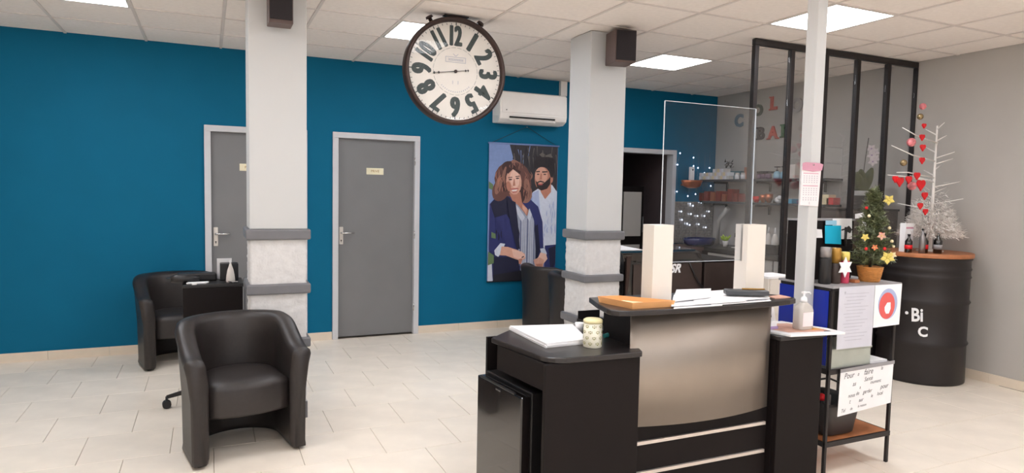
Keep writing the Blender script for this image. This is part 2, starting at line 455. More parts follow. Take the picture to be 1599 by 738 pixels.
# ================================================================== COLUMNS
def rough_face(m, x0, x1, y0, y1, z0, z1, amp, rnd):
    """plaster skin on four sides with trowelled relief"""
    def ring(z):
        pts = []
        nx = max(2, int((x1-x0)/.014)); ny = max(2, int((y1-y0)/.014))
        for i in range(nx): pts.append((x0+(x1-x0)*i/nx, y0, 0, -1))
        for i in range(ny): pts.append((x1, y0+(y1-y0)*i/ny, 1, 0))
        for i in range(nx): pts.append((x1-(x1-x0)*i/nx, y1, 0, 1))
        for i in range(ny): pts.append((x0, y1-(y1-y0)*i/ny, -1, 0))
        return pts
    rows = max(2, int((z1-z0)/.014)); vs = []; R = ring(0); n = len(R)
    from mathutils import noise
    for j in range(rows+1):
        z = z0+(z1-z0)*j/rows
        for (x, y, ax, ay) in R:
            d = amp*noise.noise(Vector((x*22+rnd, y*22, z*38)))+amp*.7*noise.noise(Vector((x*60, y*60+rnd, z*90)))
            d = max(d, -amp*.6)
            vs.append((x+ax*d, y+ay*d, z))
    fs = [(j*n+i, j*n+(i+1) % n, (j+1)*n+(i+1) % n, (j+1)*n+i) for j in range(rows) for i in range(n)]
    m.add(vs, fs, 0, True)
def rail(m, x0, x1, y0, y1, z0, z1, d):
    k = .3*d
    prof = [(0, 0), (d-k, 0), (d, k), (d, (z1-z0)-k), (d-k, (z1-z0)), (0, (z1-z0))]
    vs = []
    for o_, z in prof:
        for (x, y) in ((x0-o_, y0-o_), (x1+o_, y0-o_), (x1+o_, y1+o_), (x0-o_, y1+o_)): vs.append((x, y, z0+z))
    fs = [(j*4+i, j*4+(i+1) % 4, (j+1)*4+(i+1) % 4, (j+1)*4+i) for j in range(5) for i in range(4)]
    m.add(vs, fs)
def column(x0, x1, y0, y1, rails, zr, base, label):
    t = thing('column', label, 'column', ((x0+x1)/2, (y0+y1)/2, 0))
    part('shaft', M().box(x0, x1, y0, y1, zr, H), 'white', t, bevel=.004)
    zs = [base]+[z for r in rails for z in r]+[zr]
    zs = sorted(zs)
    lo = base
    for (a, b) in rails:
        m = M(); rough_face(m, x0+.002, x1-.002, y0+.002, y1-.002, lo, a, .006, a*10); part('plaster_panel', m, 'plaster', t)
        m = M(); rail(m, x0, x1, y0, y1, a, b, .022); m.box(x0, x1, y0, y1, a, b); part('rail', m, 'rail', t, bevel=.006)
        lo = b
    m = M().box(x0-.004, x1+.004, y0-.004, y1+.004, 0, base); part('base', m, 'rail', t, bevel=.003)
    return t
column(.232, .575, 4.44, 4.78, [(.472, .535), (.822, .888), (1.168, 1.236)], 1.236, .11,
       'square white column behind the front armchair, grey rails over rough plaster')
column(2.685, 3.01, 4.49, 4.815, [(.455, .52), (.80, .86), (1.135, 1.205)], 1.205, .11,
       'square white column right of the couple poster, grey rails over rough plaster')
# white steel post
t = thing('post', 'slim square white post behind the reception desk with a wall calendar', 'post', (2.968, 2.637, 0))
part('shaft', M().box(2.932, 3.004, 2.60, 2.672, .012, H), 'white', t, bevel=.004)
part('foot_plate', M().box(2.918, 3.009, 2.59, 2.69, 0, .012), 'white', t)
# speakers
t = thing('speaker', 'black box speaker high on the column behind the front armchair', 'speaker', (.405, 4.42, 2.47), group='wall speakers')
part('cabinet', M().box(.335, .475, 4.26, 4.40, 2.475, 2.70), 'spkbody', t, bevel=.005)
part('grille', M().box(.341, .469, 4.248, 4.26, 2.495, 2.69), 'cloth_spk', t, bevel=.003)
part('bracket', M().box(.385, .425, 4.40, 4.44, 2.56, 2.62), 'black', t)
t = thing('speaker', 'black and brown box speaker high on the column right of the clock', 'speaker', (2.86, 4.36, 2.45), math.radians(-10), 'wall speakers')
part('cabinet', M().box(-.085, .085, -.11, .08, .03, .27), 'spkbody', t, bevel=.005, local=True)
part('grille', M().box(-.078, .078, -.124, -.11, .045, .262), 'cloth_spk', t, bevel=.004, local=True)
part('bracket', M().box(-.02, .02, .08, .122, .12, .18), 'black', t, local=True)

# ================================================================== CLOCK
cx, cy, cz, R = 1.622, 4.60, 2.352, .378
t = thing('clock', 'large round station clock with dark rim and bold numerals hung under the ceiling', 'clock', (cx, cy, cz-R))
def ringprof(pr, mi=0, n=64):
    m = M(); m.lathe(pr, (cx, cy, cz), n, mi, 'y'); return m
m = M(); pr = [(R-.03, -.05), (R-.004, -.05), (R+.002, -.03), (R+.002, .035), (R-.004, .048), (R-.018, .050), (R-.028, .042), (R-.033, .02), (R-.033, -.045)]
vs = []; n = 72
for r, z in pr:
    for i in range(n): a = 2*PI*i/n; vs.append((cx+r*math.cos(a), cy-z, cz+r*math.sin(a)))
k = len(pr); fs = [(j*n+i, j*n+(i+1) % n, ((j+1) % k)*n+(i+1) % n, ((j+1) % k)*n+i) for j in range(k) for i in range(n)]
m.add(vs, fs, 0, True); part('rim', m, 'clockrim', t)
part('dial', ringprof([(R-.032, -.045), (R-.032, .012)]), 'clockface', t)
fy = cy-.0125
nm = M(); rn = R*.665
for h in range(1, 13):
    a = PI/2-h*PI/6
    me = textmesh(str(h), .235, 0, .004)
    base_m = M(); n0 = [v.co.copy() for v in me.vertices]; fc = [tuple(p.vertices) for p in me.polygons]
    vv = []; ff = []
    for q, (ox, oz) in enumerate(((-.016, 0), (-.008, .003), (0, -.003), (.008, .003), (.016, 0))):
        ff += [tuple(i+len(vv) for i in f) for f in fc]; vv += [(v.x+ox, v.y+oz, v.z+.00008*q) for v in n0]
    me = bpy.data.meshes.new('n'); me.from_pydata(vv, [], ff)
    xx = [v.co.x for v in me.vertices]; yy = [v.co.y for v in me.vertices]
    me.transform(Matrix.Translation((-(min(xx)+max(xx))/2, -(min(yy)+max(yy))/2, 0)))
    wd = max(xx)-min(xx); sx = .56 if h < 10 else .44
    rot = a-PI/2
    nm = M(); nm.mesh(me, Matrix.Translation((cx+rn*math.cos(a), fy-.0008, cz+rn*math.sin(a))) @ Matrix.Rotation(PI/2, 4, 'X') @ Matrix.Rotation(rot, 4, 'Z') @ Matrix.Diagonal((sx, .82, 1, 1)))
    part('numeral', nm, 'numeral', t)
tk = M()
for i in range(60):
    a = 2*PI*i/60; L = .020 if i % 5 == 0 else .012; wd = .0035 if i % 5 == 0 else .002
    c_ = Vector((cx+(R-.045)*math.cos(a), fy-.0008, cz+(R-.045)*math.sin(a)))
    tk.obox(c_, (math.cos(a), 0, math.sin(a)), (0, 1, 0), (-math.sin(a), 0, math.cos(a)), L/2, .0006, wd)
for i in range(96):
    a = 2*PI*(i+.5)/96; r = R*.44
    if i % 4 == 3: continue
    tk.obox((cx+r*math.cos(a), fy-.0006, cz+r*math.sin(a)), (math.cos(a), 0, math.sin(a)), (0, 1, 0), (-math.sin(a), 0, math.cos(a)), .0008, .0005, r*PI/96)
part('minute_track', tk, 'numeral', t, kind='stuff')
em = M()   # faint emblem above the centre and lettering below
for a, b, c_, d in ((-.075, .062, .075, .066), (-.075, .098, .075, .102), (-.077, .062, -.073, .102), (.073, .062, .077, .102), (-.06, .074, .06, .077), (-.06, .086, .06, .089)):
    em.box(cx+a, cx+c_, fy-.001, fy, cz+b, cz+d)
for i in range(9):
    x = cx-.05+i*.0125; em.box(x, x+.006, fy-.001, fy, cz+.078, cz+.085)
for s_ in (-1, 1):
    em.obox((cx+.01*s_, fy-.0006, cz+.115), (1, 0, s_*.8), (0, 1, 0), (-.8*s_, 0, 1), .012, .0005, .002)
    em.box(cx+.02*s_-.002, cx+.02*s_+.002, fy-.001, fy, cz-.09, cz-.066)
for i in range(15):
    a = math.radians(225+i*6.4); r = R*.385
    em.obox((cx+r*math.cos(a), fy-.0006, cz+r*math.sin(a)), (math.cos(a), 0, math.sin(a)), (0, 1, 0), (-math.sin(a), 0, math.cos(a)), .004, .0005, .003)
part('dial_emblem', em, 'inklight', t, kind='stuff')
def hand(a, L, wd, y):
    m = M(); d = Vector((math.cos(a), 0, math.sin(a))); p = Vector((-math.sin(a), 0, math.cos(a))); c_ = Vector((cx, y, cz))
    pts = [(-.02, wd*.6), (L*.70, wd*.45), (L*.74, wd*2.2), (L*.80, wd*.5), (L*.90, wd*.5), (L*.93, wd*2.4), (L, .0003)]
    top = [c_+d*s_+p*w_ for s_, w_ in pts]; bot = [c_+d*s_-p*w_ for s_, w_ in pts[::-1]]
    q = top+bot; n = len(q)
    m.add(q+[v+Vector((0, .0015, 0)) for v in q], [tuple(range(n)), tuple(range(n, 2*n))[::-1]]+[(i, (i+1) % n, n+(i+1) % n, n+i) for i in range(n)])
    return m
part('minute_hand', hand(math.radians(188), R*.46, .0045, fy-.010), 'black', t)
part('hour_hand', hand(math.radians(8), R*.27, .0045, fy-.006), 'black', t)
part('hub', M().lathe([(.012, 0), (.012, .010), (.008, .013)], (cx, fy, cz), 16, axis='y'), 'clockrim', t)
part('glass_cover', ringprof([(R-.033, .028), (R-.033, .030)]), 'clockglass', t)
for s_, a in ((-1, 118), (1, 62)):
    a = math.radians(a); c_ = Vector((cx+(R+.012)*math.cos(a), cy+.01, cz+(R+.012)*math.sin(a)))
    d = Vector((math.cos(a), 0, math.sin(a)))
    m = M().tube([c_-d*.02, c_+d*.012, c_+d*.014, c_+d*.03, c_+d*.032], [.014, .014, .028, .024, .012], 14)
    part('knob', m, 'clockrim', t)
# straps up to the ceiling
m = M()
m.box(cx-.02, cx+.02, cy-.02, cy+.02, cz+R-.004, H-.003)
m.box(cx-.09, cx+.09, cy-.03, cy+.03, H-.009, H-.003); part('ceiling_bracket', m, 'clockrim', t)

# ================================================================== AIR CONDITIONER
t = thing('air_conditioner', 'white wall air conditioner above the couple poster', 'air conditioner', (3.18, 6.6, 2.23))
prof = [(6.69, 2.565), (6.53, 2.562), (6.485, 2.54), (6.475, 2.32), (6.49, 2.27), (6.56, 2.235), (6.69, 2.235)]
def xprism(prof, x0, x1):
    m = M(); n = len(prof)
    m.add([(x0, y, z) for y, z in prof]+[(x1, y, z) for y, z in prof], [tuple(range(n)), tuple(range(n, 2*n))[::-1]]+[(i, (i+1) % n, n+(i+1) % n, n+i)[::-1] for i in range(n)]); return m
part('casing', xprism(prof, 2.79, 3.59), 'ac', t, bevel=.008)
part('front_panel', M().box(2.81, 3.57, 6.468, 6.478, 2.335, 2.545), 'ac', t, bevel=.003)
part('air_slot', M().box(2.90, 3.44, 6.471, 6.50, 2.281, 2.296), 'darkslot', t)
part('louvre', M().obox((3.17, 6.480, 2.262), (1, 0, 0), (0, 1, .5), (0, -.5, 1), .27, .016, .004), 'ac', t)
part('indicator', M().lathe([(.006, 0), (.006, .002)], (2.86, 6.468, 2.36), 10, axis='y'), 'darkslot', t)
single('pipe_cover', M().box(3.60, 3.68, YB-.05, YB, 2.58, H), 'ac', 'white duct cover rising from the air conditioner to the ceiling', 'duct', (3.64, YB-.02, 2.58), bevel=.004)

# ================================================================== POSTER
t = thing('poster', 'hanging photo banner of a smiling woman in a navy blazer and a bearded man', 'poster', (3.18, YB-.02, .52))
PXa, PXb, PZa, PZb, PY = 2.757, 3.598, 2.022, .517, YB-.018
part('sheet', M().box(PXa, PXb, PY, PY+.003, PZb, PZa), 'p_sky', t)
part('top_bar', M().tube([(PXa-.012, PY-.004, PZa), (PXb+.012, PY-.004, PZa)], .009, 8), 'p_sky', t)
part('bottom_bar', M().tube([(PXa, PY+.001, PZb), (PXb, PY+.001, PZb)], .008, 8), 'pdark' if 'pdark' in MT else 'p_pdark', t)
part('cord', M().tube([(PXa+.02, PY-.003, PZa), (3.20, PY-.006, 2.215), (PXb-.02, PY-.003, PZa)], .0028, 6), 'black', t)
part('nail', M().tube([(3.20, YB-.03, 2.213), (3.20, YB, 2.213)], .004, 6), 'chrome', t)
pm = M(); pmats = []; layer = [0]
def pp(matname, pts, close=True):
    layer[0] += 1
    if matname not in pmats: pmats.append(matname)
    y = PY-.0002*layer[0]/3-.0001
    w = [(PXa+(min(max(x, 31), 384)-30)/355*(PXb-PXa), PZa-(min(max(yy, 26), 722)-22)/703*(PZa-PZb)) for x, yy in pts]
    n = len(w); a = sum(w[i][0]*w[(i+1) % n][1]-w[(i+1) % n][0]*w[i][1] for i in range(n))
    if a < 0: w = w[::-1]
    pm.add([(x, y, z) for x, z in w], [tuple(range(n))], pmats.index(matname))
def pe(matname, cx_, cy_, rx, ry, rot=0, n=18):
    c_, s_ = math.cos(math.radians(rot)), math.sin(math.radians(rot))
    pp(matname, [(cx_+rx*math.cos(2*PI*i/n)*c_-ry*math.sin(2*PI*i/n)*s_, cy_+rx*math.cos(2*PI*i/n)*s_+ry*math.sin(2*PI*i/n)*c_) for i in range(n)])
pp('p_palm', [(130,24),(386,24),(386,260),(300,240),(255,300),(215,200),(180,130),(150,100),(138,60)])
random.seed(3)
for i in range(46):
    x = random.uniform(145, 375); y = random.uniform(26, 120); L = random.uniform(30, 90); dx = random.uniform(-16, 16)
    pp(random.choice(['p_palm2', 'p_pdark', 'p_palm2', 'p_palm', 'p_sky'] if x < 240 else ['p_palm2', 'p_pdark', 'p_palm']), [(x, y), (x+4, y), (x+dx+1, y+L)])
pp('p_sky', [(31,26),(132,26),(150,90),(130,130),(60,250),(31,250)])
pp('p_pgreen', [(31,215),(52,230),(60,290),(31,300)]); pp('p_sky', [(31,250),(58,262),(50,330),(31,330)])
# man
pp('p_wshirt', [(255,265),(285,245),(350,222),(386,260),(386,545),(330,560),(250,520)])
pp('p_wshirt2', [(250,270),(285,255),(330,330),(300,420),(320,520),(262,430)])
pp('p_navyj', [(325,545),(386,540),(386,700),(325,700)]); pp('p_navyd', [(345,560),(386,545),(386,640),(360,690)])
pp('p_skin2', [(292,235),(350,200),(352,262),(322,300),(300,280)])
pp('p_wshirt', [(284,240),(300,268),(322,304),(352,262),(356,224),(386,262),(386,420),(300,410)])
pp('p_skin2', [(300,255),(348,225),(347,258),(322,296)])
pe('p_skin2', 305, 195, 42, 62); pe('p_skin', 298, 178, 34, 44); pe('p_skin2', 352, 195, 9, 20)
pp('p_beard', [(268,205),(285,222),(310,218),(336,196),(347,180),(347,220),(330,246),(300,256),(278,244)])
pe('p_lip', 294, 224, 13, 4); pp('p_beard', [(276,212),(294,204),(314,210),(314,216),(294,212),(278,218)])
pp('p_bhair', [(262,150),(258,108),(280,78),(330,72),(366,92),(370,150),(356,190),(346,180),(344,140),(310,128),(275,132)])
pp('p_bhair', [(270,100),(262,66),(282,86),(290,54),(304,84),(322,56),(330,84),(352,66),(356,96)])
pp('p_palm2', [(285,70),(300,58),(320,72),(345,62),(360,84),(330,80),(300,82)])
pp('p_beard', [(270,156),(290,154),(290,160),(270,162)]); pp('p_beard', [(302,156),(330,154),(330,160),(302,163)])
pe('p_eye', 281, 172, 7, 3); pe('p_eye', 316, 171, 8, 3); pp('p_skin2', [(294,168),(300,168),(302,198),(288,200)])
# woman
pp('p_navyj', [(36,330),(70,290),(130,285),(240,300),(285,340),(310,420),(318,560),(320,670),(300,722),(150,722),(60,720),(36,560)])
pp('p_navyd', [(40,330),(80,285),(130,290),(170,340),(190,440),(186,560),(150,470),(70,420)])
pp('p_navyd', [(60,600),(200,600),(215,722),(60,722)]); pp('p_navyj', [(60,400),(120,380),(180,460),(190,560),(120,540),(60,500)])
pp('p_navyd', [(258,360),(285,430),(300,560),(282,640),(265,560),(262,430)])
pe('p_hair', 150, 200, 92, 92); pe('p_hair', 92, 255, 42, 62, 20); pe('p_hair2', 80, 230, 16, 52, 14); pe('p_hair2', 210, 262, 40, 62, -12)
pe('p_hair', 200, 215, 45, 72, -12); pe('p_hair3', 128, 140, 34, 30); pe('p_hair3', 120, 205, 22, 62, 8); pe('p_hair2', 225, 238, 16, 44, -10)
pe('p_hair3', 196, 280, 20, 42); pe('p_hair2', 165, 120, 26, 14, 30); pe('p_hair2', 104, 180, 8, 44, 14); pe('p_hair', 182, 150, 18, 38, -24)
pp('p_skin2', [(132,270),(190,265),(200,320),(235,360),(228,400),(180,340),(150,310)])
pe('p_skin', 156, 212, 39, 68, -6); pe('p_skin3', 160, 200, 24, 46, -6); pe('p_skin2', 130, 238, 12, 26, -10)
pp('p_mouth', [(142,252),(176,248),(170,262),(150,264)]); pp('p_lip', [(138,250),(178,246),(182,250),(174,252),(144,256)]); pp('p_lip', [(144,260),(150,265),(170,263),(176,254),(172,267),(152,270)])
pe('p_eye', 138, 203, 9, 3.5, -4); pe('p_eye', 174, 196, 9, 3.5, -4); pp('p_hair3', [(126,192),(146,189),(148,193),(126,196)]); pp('p_hair3', [(162,186),(184,182),(186,186),(164,190)])
pp('p_skin2', [(155,200),(159,200),(164,234),(150,236)])
pp('p_hair3', [(118,150),(150,140),(190,160),(186,176),(150,150),(124,176)])
def stroke(mt, x, y, L, w_, bend):
    pts = []; n = 5
    for k_ in range(n+1): f = k_/n; pts.append((x+bend*math.sin(PI*f)+w_*math.sin(PI*f), y+L*f))
    for k_ in range(n, -1, -1): f = k_/n; pts.append((x+bend*math.sin(PI*f)-w_*math.sin(PI*f), y+L*f))
    pp(mt, pts[:n+1]+pts[n+2:-1])
random.seed(8)
for i in range(46):
    side = i % 2
    if side: x, y, b_ = random.uniform(66, 118), random.uniform(140, 250), random.uniform(-12, 4)
    else: x, y, b_ = random.uniform(200, 240), random.uniform(150, 270), random.uniform(-4, 14)
    stroke(random.choice(['p_hair2', 'p_hair3', 'p_hair', 'p_skin2', 'p_hair2']), x, y, random.uniform(22, 52), random.uniform(1.2, 3.2), b_)
for i in range(14): stroke(random.choice(['p_hair2', 'p_hair3']), random.uniform(110, 200), random.uniform(108, 132), random.uniform(14, 30), 2, random.uniform(-8, 8))
for i in range(16): stroke('p_wshirt2', random.uniform(318, 378), random.uniform(290, 480), random.uniform(20, 60), random.uniform(1.5, 4), random.uniform(-8, 8))
for i in range(16): stroke(random.choice(['p_navyd', 'p_navyj']), random.uniform(60, 160), random.uniform(340, 500), random.uniform(30, 70), random.uniform(1.5, 4), random.uniform(-10, 10))
for i in range(12): stroke('p_pdark', random.uniform(268, 356), random.uniform(66, 110), random.uniform(14, 30), 2, random.uniform(-5, 5))
# blouse
pp('p_shirt', [(160,320),(180,335),(225,390),(240,345),(262,400),(274,560),(275,680),(200,690),(182,600),(190,480),(170,400)])
for i, x in enumerate(range(192, 270, 9)):
    pp('p_shirt2' if i % 2 else 'p_navyj' if i % 4 == 0 else 'p_shirt2', [(x, 400), (x+3, 400), (x+4-(i % 3), 670), (x, 670)])
pp('p_shirt2', [(165,330),(180,345),(215,395),(200,420),(176,380)]); pp('p_shirt2', [(235,350),(250,380),(240,420),(228,400)]); pp('p_skin', [(200,330),(225,350),(222,384),(200,350)])
pp('p_navyd', [(120,300),(165,318),(180,430),(192,560),(176,560),(140,420)]); pp('p_navyj', [(228,320),(262,345),(285,430),(272,440),(250,380)])
# sleeves and hands
pp('p_navyj', [(36,470),(60,500),(110,530),(70,590),(36,560)])
pp('p_pgreen', [(46,470),(66,480),(68,505),(46,500)])
pp('p_wshirt', [(62,565),(92,528),(116,532),(96,580),(82,598),(66,588)])
pp('p_skin', [(98,545),(130,548),(180,565),(218,585),(222,610),(200,622),(170,612),(120,592),(90,590)])
pp('p_skin3', [(150,560),(205,575),(222,600),(200,618),(160,600)]); pp('p_skin2', [(186,612),(206,610),(200,640),(188,636)]); pe('p_eye', 208, 602, 8, 3, -30)
pp('p_wshirt', [(298,560),(322,558),(334,585),(330,610),(305,590)])
pp('p_skin3', [(300,580),(330,588),(338,615),(310,650),(285,636),(270,625),(290,604)]); pp('p_skin', [(264,618),(296,606),(320,620),(316,660),(290,668),(274,650)])
pp('p_skin2', [(276,640),(312,640),(310,664),(290,668)])
pp('p_pdark', [(60,690),(200,672),(384,690),(384,722),(60,722)]); pp('p_shirt2', [(31,640),(50,630),(56,722),(31,722)]); pp('p_pgreen', [(31,570),(60,590),(60,630),(31,640)])
part('printed_picture', pm, pmats, t)
random.seed(11)

# ================================================================== TUB ARMCHAIRS
def smooth(a): a = max(0, min(1, a)); return a*a*(3-2*a)
def make_tub(label, loc, rz, group):
    t = thing('armchair', label, 'armchair', loc, rz, group)
    W2, Dp, th = .302, .545, .085           # half width, depth, wall thickness; front at y=0, back at y=+Dp
    path = []
    rc = .27
    n1 = 8
    for i in range(n1): path.append((-W2, (Dp-rc)*i/n1, -1, 0))
    na = 26
    for i in range(na+1):
        a = PI-PI*i/na
        path.append((W2*math.cos(a), Dp-rc+rc*math.sin(a), math.cos(a), math.sin(a)))
    for i in range(n1-1, -1, -1): path.append((W2, (Dp-rc)*i/n1, 1, 0))
    m = M(); vs = []; k = len(path)
    for i, (x, y, nx, ny) in enumerate(path):
        s = y/Dp
        ztop = .585+.155*smooth((s-.02)/.75)
        fl = .030                              # flare at the top
        c = []
        for (u, z) in ((0, .02), (-.004, .05), (.0, .35), (fl*.6, ztop-.09), (fl, ztop-.035), (fl-.006, ztop-.012), (fl-.025, ztop), (fl-.06, ztop), (-th+fl*.5+.008, ztop-.012), (-th+fl*.4, ztop-.04), (-th, ztop-.14), (-th, .35), (-th, .05), (-th+.006, .02)):
            c.append((x+nx*u, y+ny*u, z))
        vs += c
    q = 14
    fs = [(i*q+j, i*q+(j+1) % q, (i+1)*q+(j+1) % q, (i+1)*q+j) for i in range(k-1) for j in range(q)]
    m.add(vs, fs, 0, True)
    m.f.append(list(range(q))[::-1]); m.f.append([(k-1)*q+j for j in range(q)]); m.m += [0, 0]; m.s += [False, False]
    # rounded front caps
    for e, sgn in ((0, 1), (k-1, -1)):
        base = [Vector(v) for v in vs[e*q:(e+1)*q]]; cen = sum(base, Vector())/q
        ring = [Vector((cen.x+(v.x-cen.x)*.72, v.y-.022, v.z+( .0 if v.z < .1 else -.008))) for v in base]
        b = len(m.v); m.v += base+ring
        for j in range(q):
            f = [b+j, b+(j+1) % q, b+q+(j+1) % q, b+q+j]; m.f.append(f); m.m.append(0); m.s.append(True)
        m.f.append([b+q+j for j in range(q)]); m.m.append(0); m.s.append(True)
    part('shell', m, 'leather', t, local=True)
    # seat: D shaped cushion, front bulging
    def seatpoly(ins, bul):
        w_ = W2-th-ins; pts = []
        for i in range(9): a = -1+2*i/8; pts.append((w_*a, .035-bul*(1-a*a)+ins))
        r = rc-th-ins
        for i in range(15): a = PI*i/14; pts.append((w_*math.cos(a), Dp-rc+r*math.sin(a)))
        return pts
    m = M(); rings = [(.004, .245), (0, .26), (0, .39), (.006, .415), (.03, .432), (.09, .438)]
    P = [seatpoly(i_, .045) for i_, z in rings]; n = len(P[0]); vs = [(x, y, z) for (i_, z), pl in zip(rings, P) for x, y in pl]
    m.add(vs, [(j*n+i, j*n+(i+1) % n, (j+1)*n+(i+1) % n, (j+1)*n+i) for j in range(len(rings)-1) for i in range(n)], 0, True)
    b = len(m.v)-n; m.f.append([b+i for i in range(n)]); m.f.append([b-n*(len(rings)-1)+i for i in range(n)][::-1]); m.m += [0, 0]; m.s += [True, False]
    part('seat', m, 'leather', t, local=True)
    for sx in (-1, 1):
        for y in (.04, .36): part('glide', M().lathe([(.018, 0), (.018, .022)], (sx*(W2-.042), y, 0), 10), 'black', t, local=True)
    return t
G = 'black leatherette tub armchairs'
a1 = make_tub('black leatherette tub armchair in the left foreground, in front of the column', (.205, 3.862, 0), math.radians(11), G)
dup(a1, (-.185, 6.075, 0), math.radians(14), 'black leatherette tub armchair against the blue wall at far left', G)
dup(a1, (3.56, 6.27, 0), math.radians(98), 'black tub armchair under the poster, its side turned to the room', G)
dup(a1, (3.50, 5.52, 0), math.radians(96), 'black tub armchair half hidden by the column right of the poster', G)

# ================================================================== SALON TROLLEY at left
tx, ty = .04, 5.02
t = thing('salon_trolley', 'black hairdressing trolley between the left armchairs and the column', 'trolley', (tx, ty, 0))
part('top_tray', M().box(-.165, .215, 4.90, 5.22, .815, .838), 'black', t, bevel=.004)
part('front_panel', M().box(-.16, .21, 4.905, 4.92, .62, .815), 'blacklam', t, bevel=.002)
part('side_panel', M().box(-.16, -.145, 4.92, 5.2, .62, .815), 'blacklam', t)
part('side_panel', M().box(.195, .21, 4.92, 5.2, .62, .815), 'blacklam', t)
part('lower_tray', M().box(-.15, .20, 4.92, 5.20, .60, .62), 'black', t)
part('column', M().tube([(tx+.02, 5.0, .07), (tx+.02, 5.0, .60)], .025, 12), 'chrome', t)
hubx, huby = tx+.02, 5.0
for i in range(5):
    a = math.radians(186+72*i); ex, ey = hubx+.33*math.cos(a), huby+.33*math.sin(a)
    m = M().tube([(hubx, huby, .115), (hubx+.15*math.cos(a), huby+.15*math.sin(a), .11), (ex, ey, .075)], [.024, .02, .013], 8)
    lg = part('leg', m, 'black', t)
    cm = M()
    for s_ in (-1, 1):
        off = Vector((-math.sin(a), math.cos(a), 0))*.014*s_
        c_ = Vector((ex, ey, .027))+off; d = Vector((-math.sin(a), math.cos(a), 0))
        cm.tube([c_-d*.009, c_+d*.009], .027, 14)
    cm.tube([(ex, ey, .03), (ex, ey, .08)], .008, 8)
    part('caster', cm, 'black', lg)
# on the trolley
zt = .838
t = thing('hair_clipper', 'black hair clipper jutting left over the trolley edge', 'clipper', (-.13, 5.0, zt))
part('body', M().tube([(-.235, 4.99, zt+.030), (-.20, 4.99, zt+.034), (-.12, 4.99, zt+.030), (-.06, 4.99, zt+.026)], [.022, .030, .027, .02], 12), 'black', t)
part('blade', M().box(-.262, -.232, 4.968, 5.012, zt+.018, zt+.040), 'black', t)
single('black_tool_case', M().box(-.20, .05, 5.08, 5.17, zt, zt+.055), 'black', 'low black tool case at the back of the trolley', 'case', (-.08, 5.12, zt), bevel=.01)
m = M(); random.seed(2)
pts = [(-.14, 4.94), (-.02, 4.93), (0, 4.975), (-.13, 4.985)]
m.prism(pts, zt+.0005, zt+.0115)
single('paper_towel', m, 'paper', 'folded white paper towel lying on the trolley', 'paper towel', (-.07, 4.95, zt), bevel=.003)
single('white_card', M().box(-.105, -.075, 4.902, 4.918, zt+.0004, zt+.012), 'paper', 'tiny white card at the front edge of the trolley', 'card', (-.09, 4.91, zt))
t = thing('applicator_bottle', 'white pointed applicator bottle standing on the trolley', 'bottle', (.135, 4.97, zt))
part('body', M().lathe([(.028, 0), (.030, .01), (.026, .05), (.020, .085), (.010, .115), (.007, .13)], (.135, 4.97, zt), 16), 'towel', t)
part('nozzle', M().lathe([(.007, .13), (.004, .15), (.0001, .152)], (.135, 4.97, zt), 12), 'paper', t)
t = thing('hair_clip_pile', 'small pile of black and silver hair clips by the applicator bottle', 'hair clips', (.14, 4.93, zt))
for i in range(7):
    a = random.uniform(0, PI); c_ = Vector((.135+random.uniform(-.02, .03), 4.925+random.uniform(-.008, .008), zt+.004+.003*(i % 3)))
    part('clip', M().obox(c_, (math.cos(a), math.sin(a), 0), (-math.sin(a), math.cos(a), 0), (0, 0, 1), .018, .003, .002), 'chrome' if i % 2 else 'black', t)
single('hair_dryer_box', M().box(.07, .19, 5.07, 5.18, zt, zt+.118), ['black'], 'black holder box at the right back of the trolley', 'box', (.13, 5.12, zt), bevel=.006)
single('white_sheet', M().box(.052, .15, 5.185, 5.195, zt, zt+.145), 'paper', 'white sheet propped upright at the back of the trolley', 'paper', (.10, 5.19, zt))
single('cable_bundle', M().tube([(.215, 4.96, zt+.01), (.222, 4.94, zt+.03), (.222, 4.89, zt), (.222, 4.89, .70), (.224, 4.89, .55), (.21, 4.89, .5)], .004, 6), 'silverkey', 'thin grey cable hanging down the right side of the trolley', 'cable', (.22, 4.9, .5))
single('pink_cloth', M().box(.0, .065, 4.93, 4.99, .62, .66), 'calpink', 'small pink packet on the lower tray of the trolley', 'packet', (.03, 4.96, .62), bevel=.01)

# ================================================================== RECEPTION DESK
t = thing('reception_desk', 'black reception desk with curved steel front and raised counter', 'desk', (2.1, 2.7, 0))
ZL = .80
# left wing
part('front_panel', M().box(1.285, 1.765, 2.45, 2.475, 0, ZL-.025), 'blacklam', t, bevel=.003)
left = M().prism([(1.285, 2.475), (1.30, 2.475), (1.255, 2.86), (1.24, 2.86)], .66, ZL-.025)
part('side_fascia', left, 'blacklam', t)
part('back_panel', M().box(1.26, 1.88, 3.03, 3.05, 0, ZL-.025), 'blacklam', t)
part('inner_side_panel', M().box(1.86, 1.88, 2.53, 3.03, 0, ZL-.025), 'blacklam', t)
poly = [(1.763, 2.432), (1.80, 2.52), (1.92, 2.53), (1.92, 3.07), (1.413, 3.075), (1.232, 2.915)]
crn = [(1.288, 2.56), (1.292, 2.51), (1.308, 2.478), (1.335, 2.458), (1.38, 2.446), (1.50, 2.436)]
part('desk_top', M().prism(poly+crn, ZL-.025, ZL), 'desktop', t, bevel=.004)
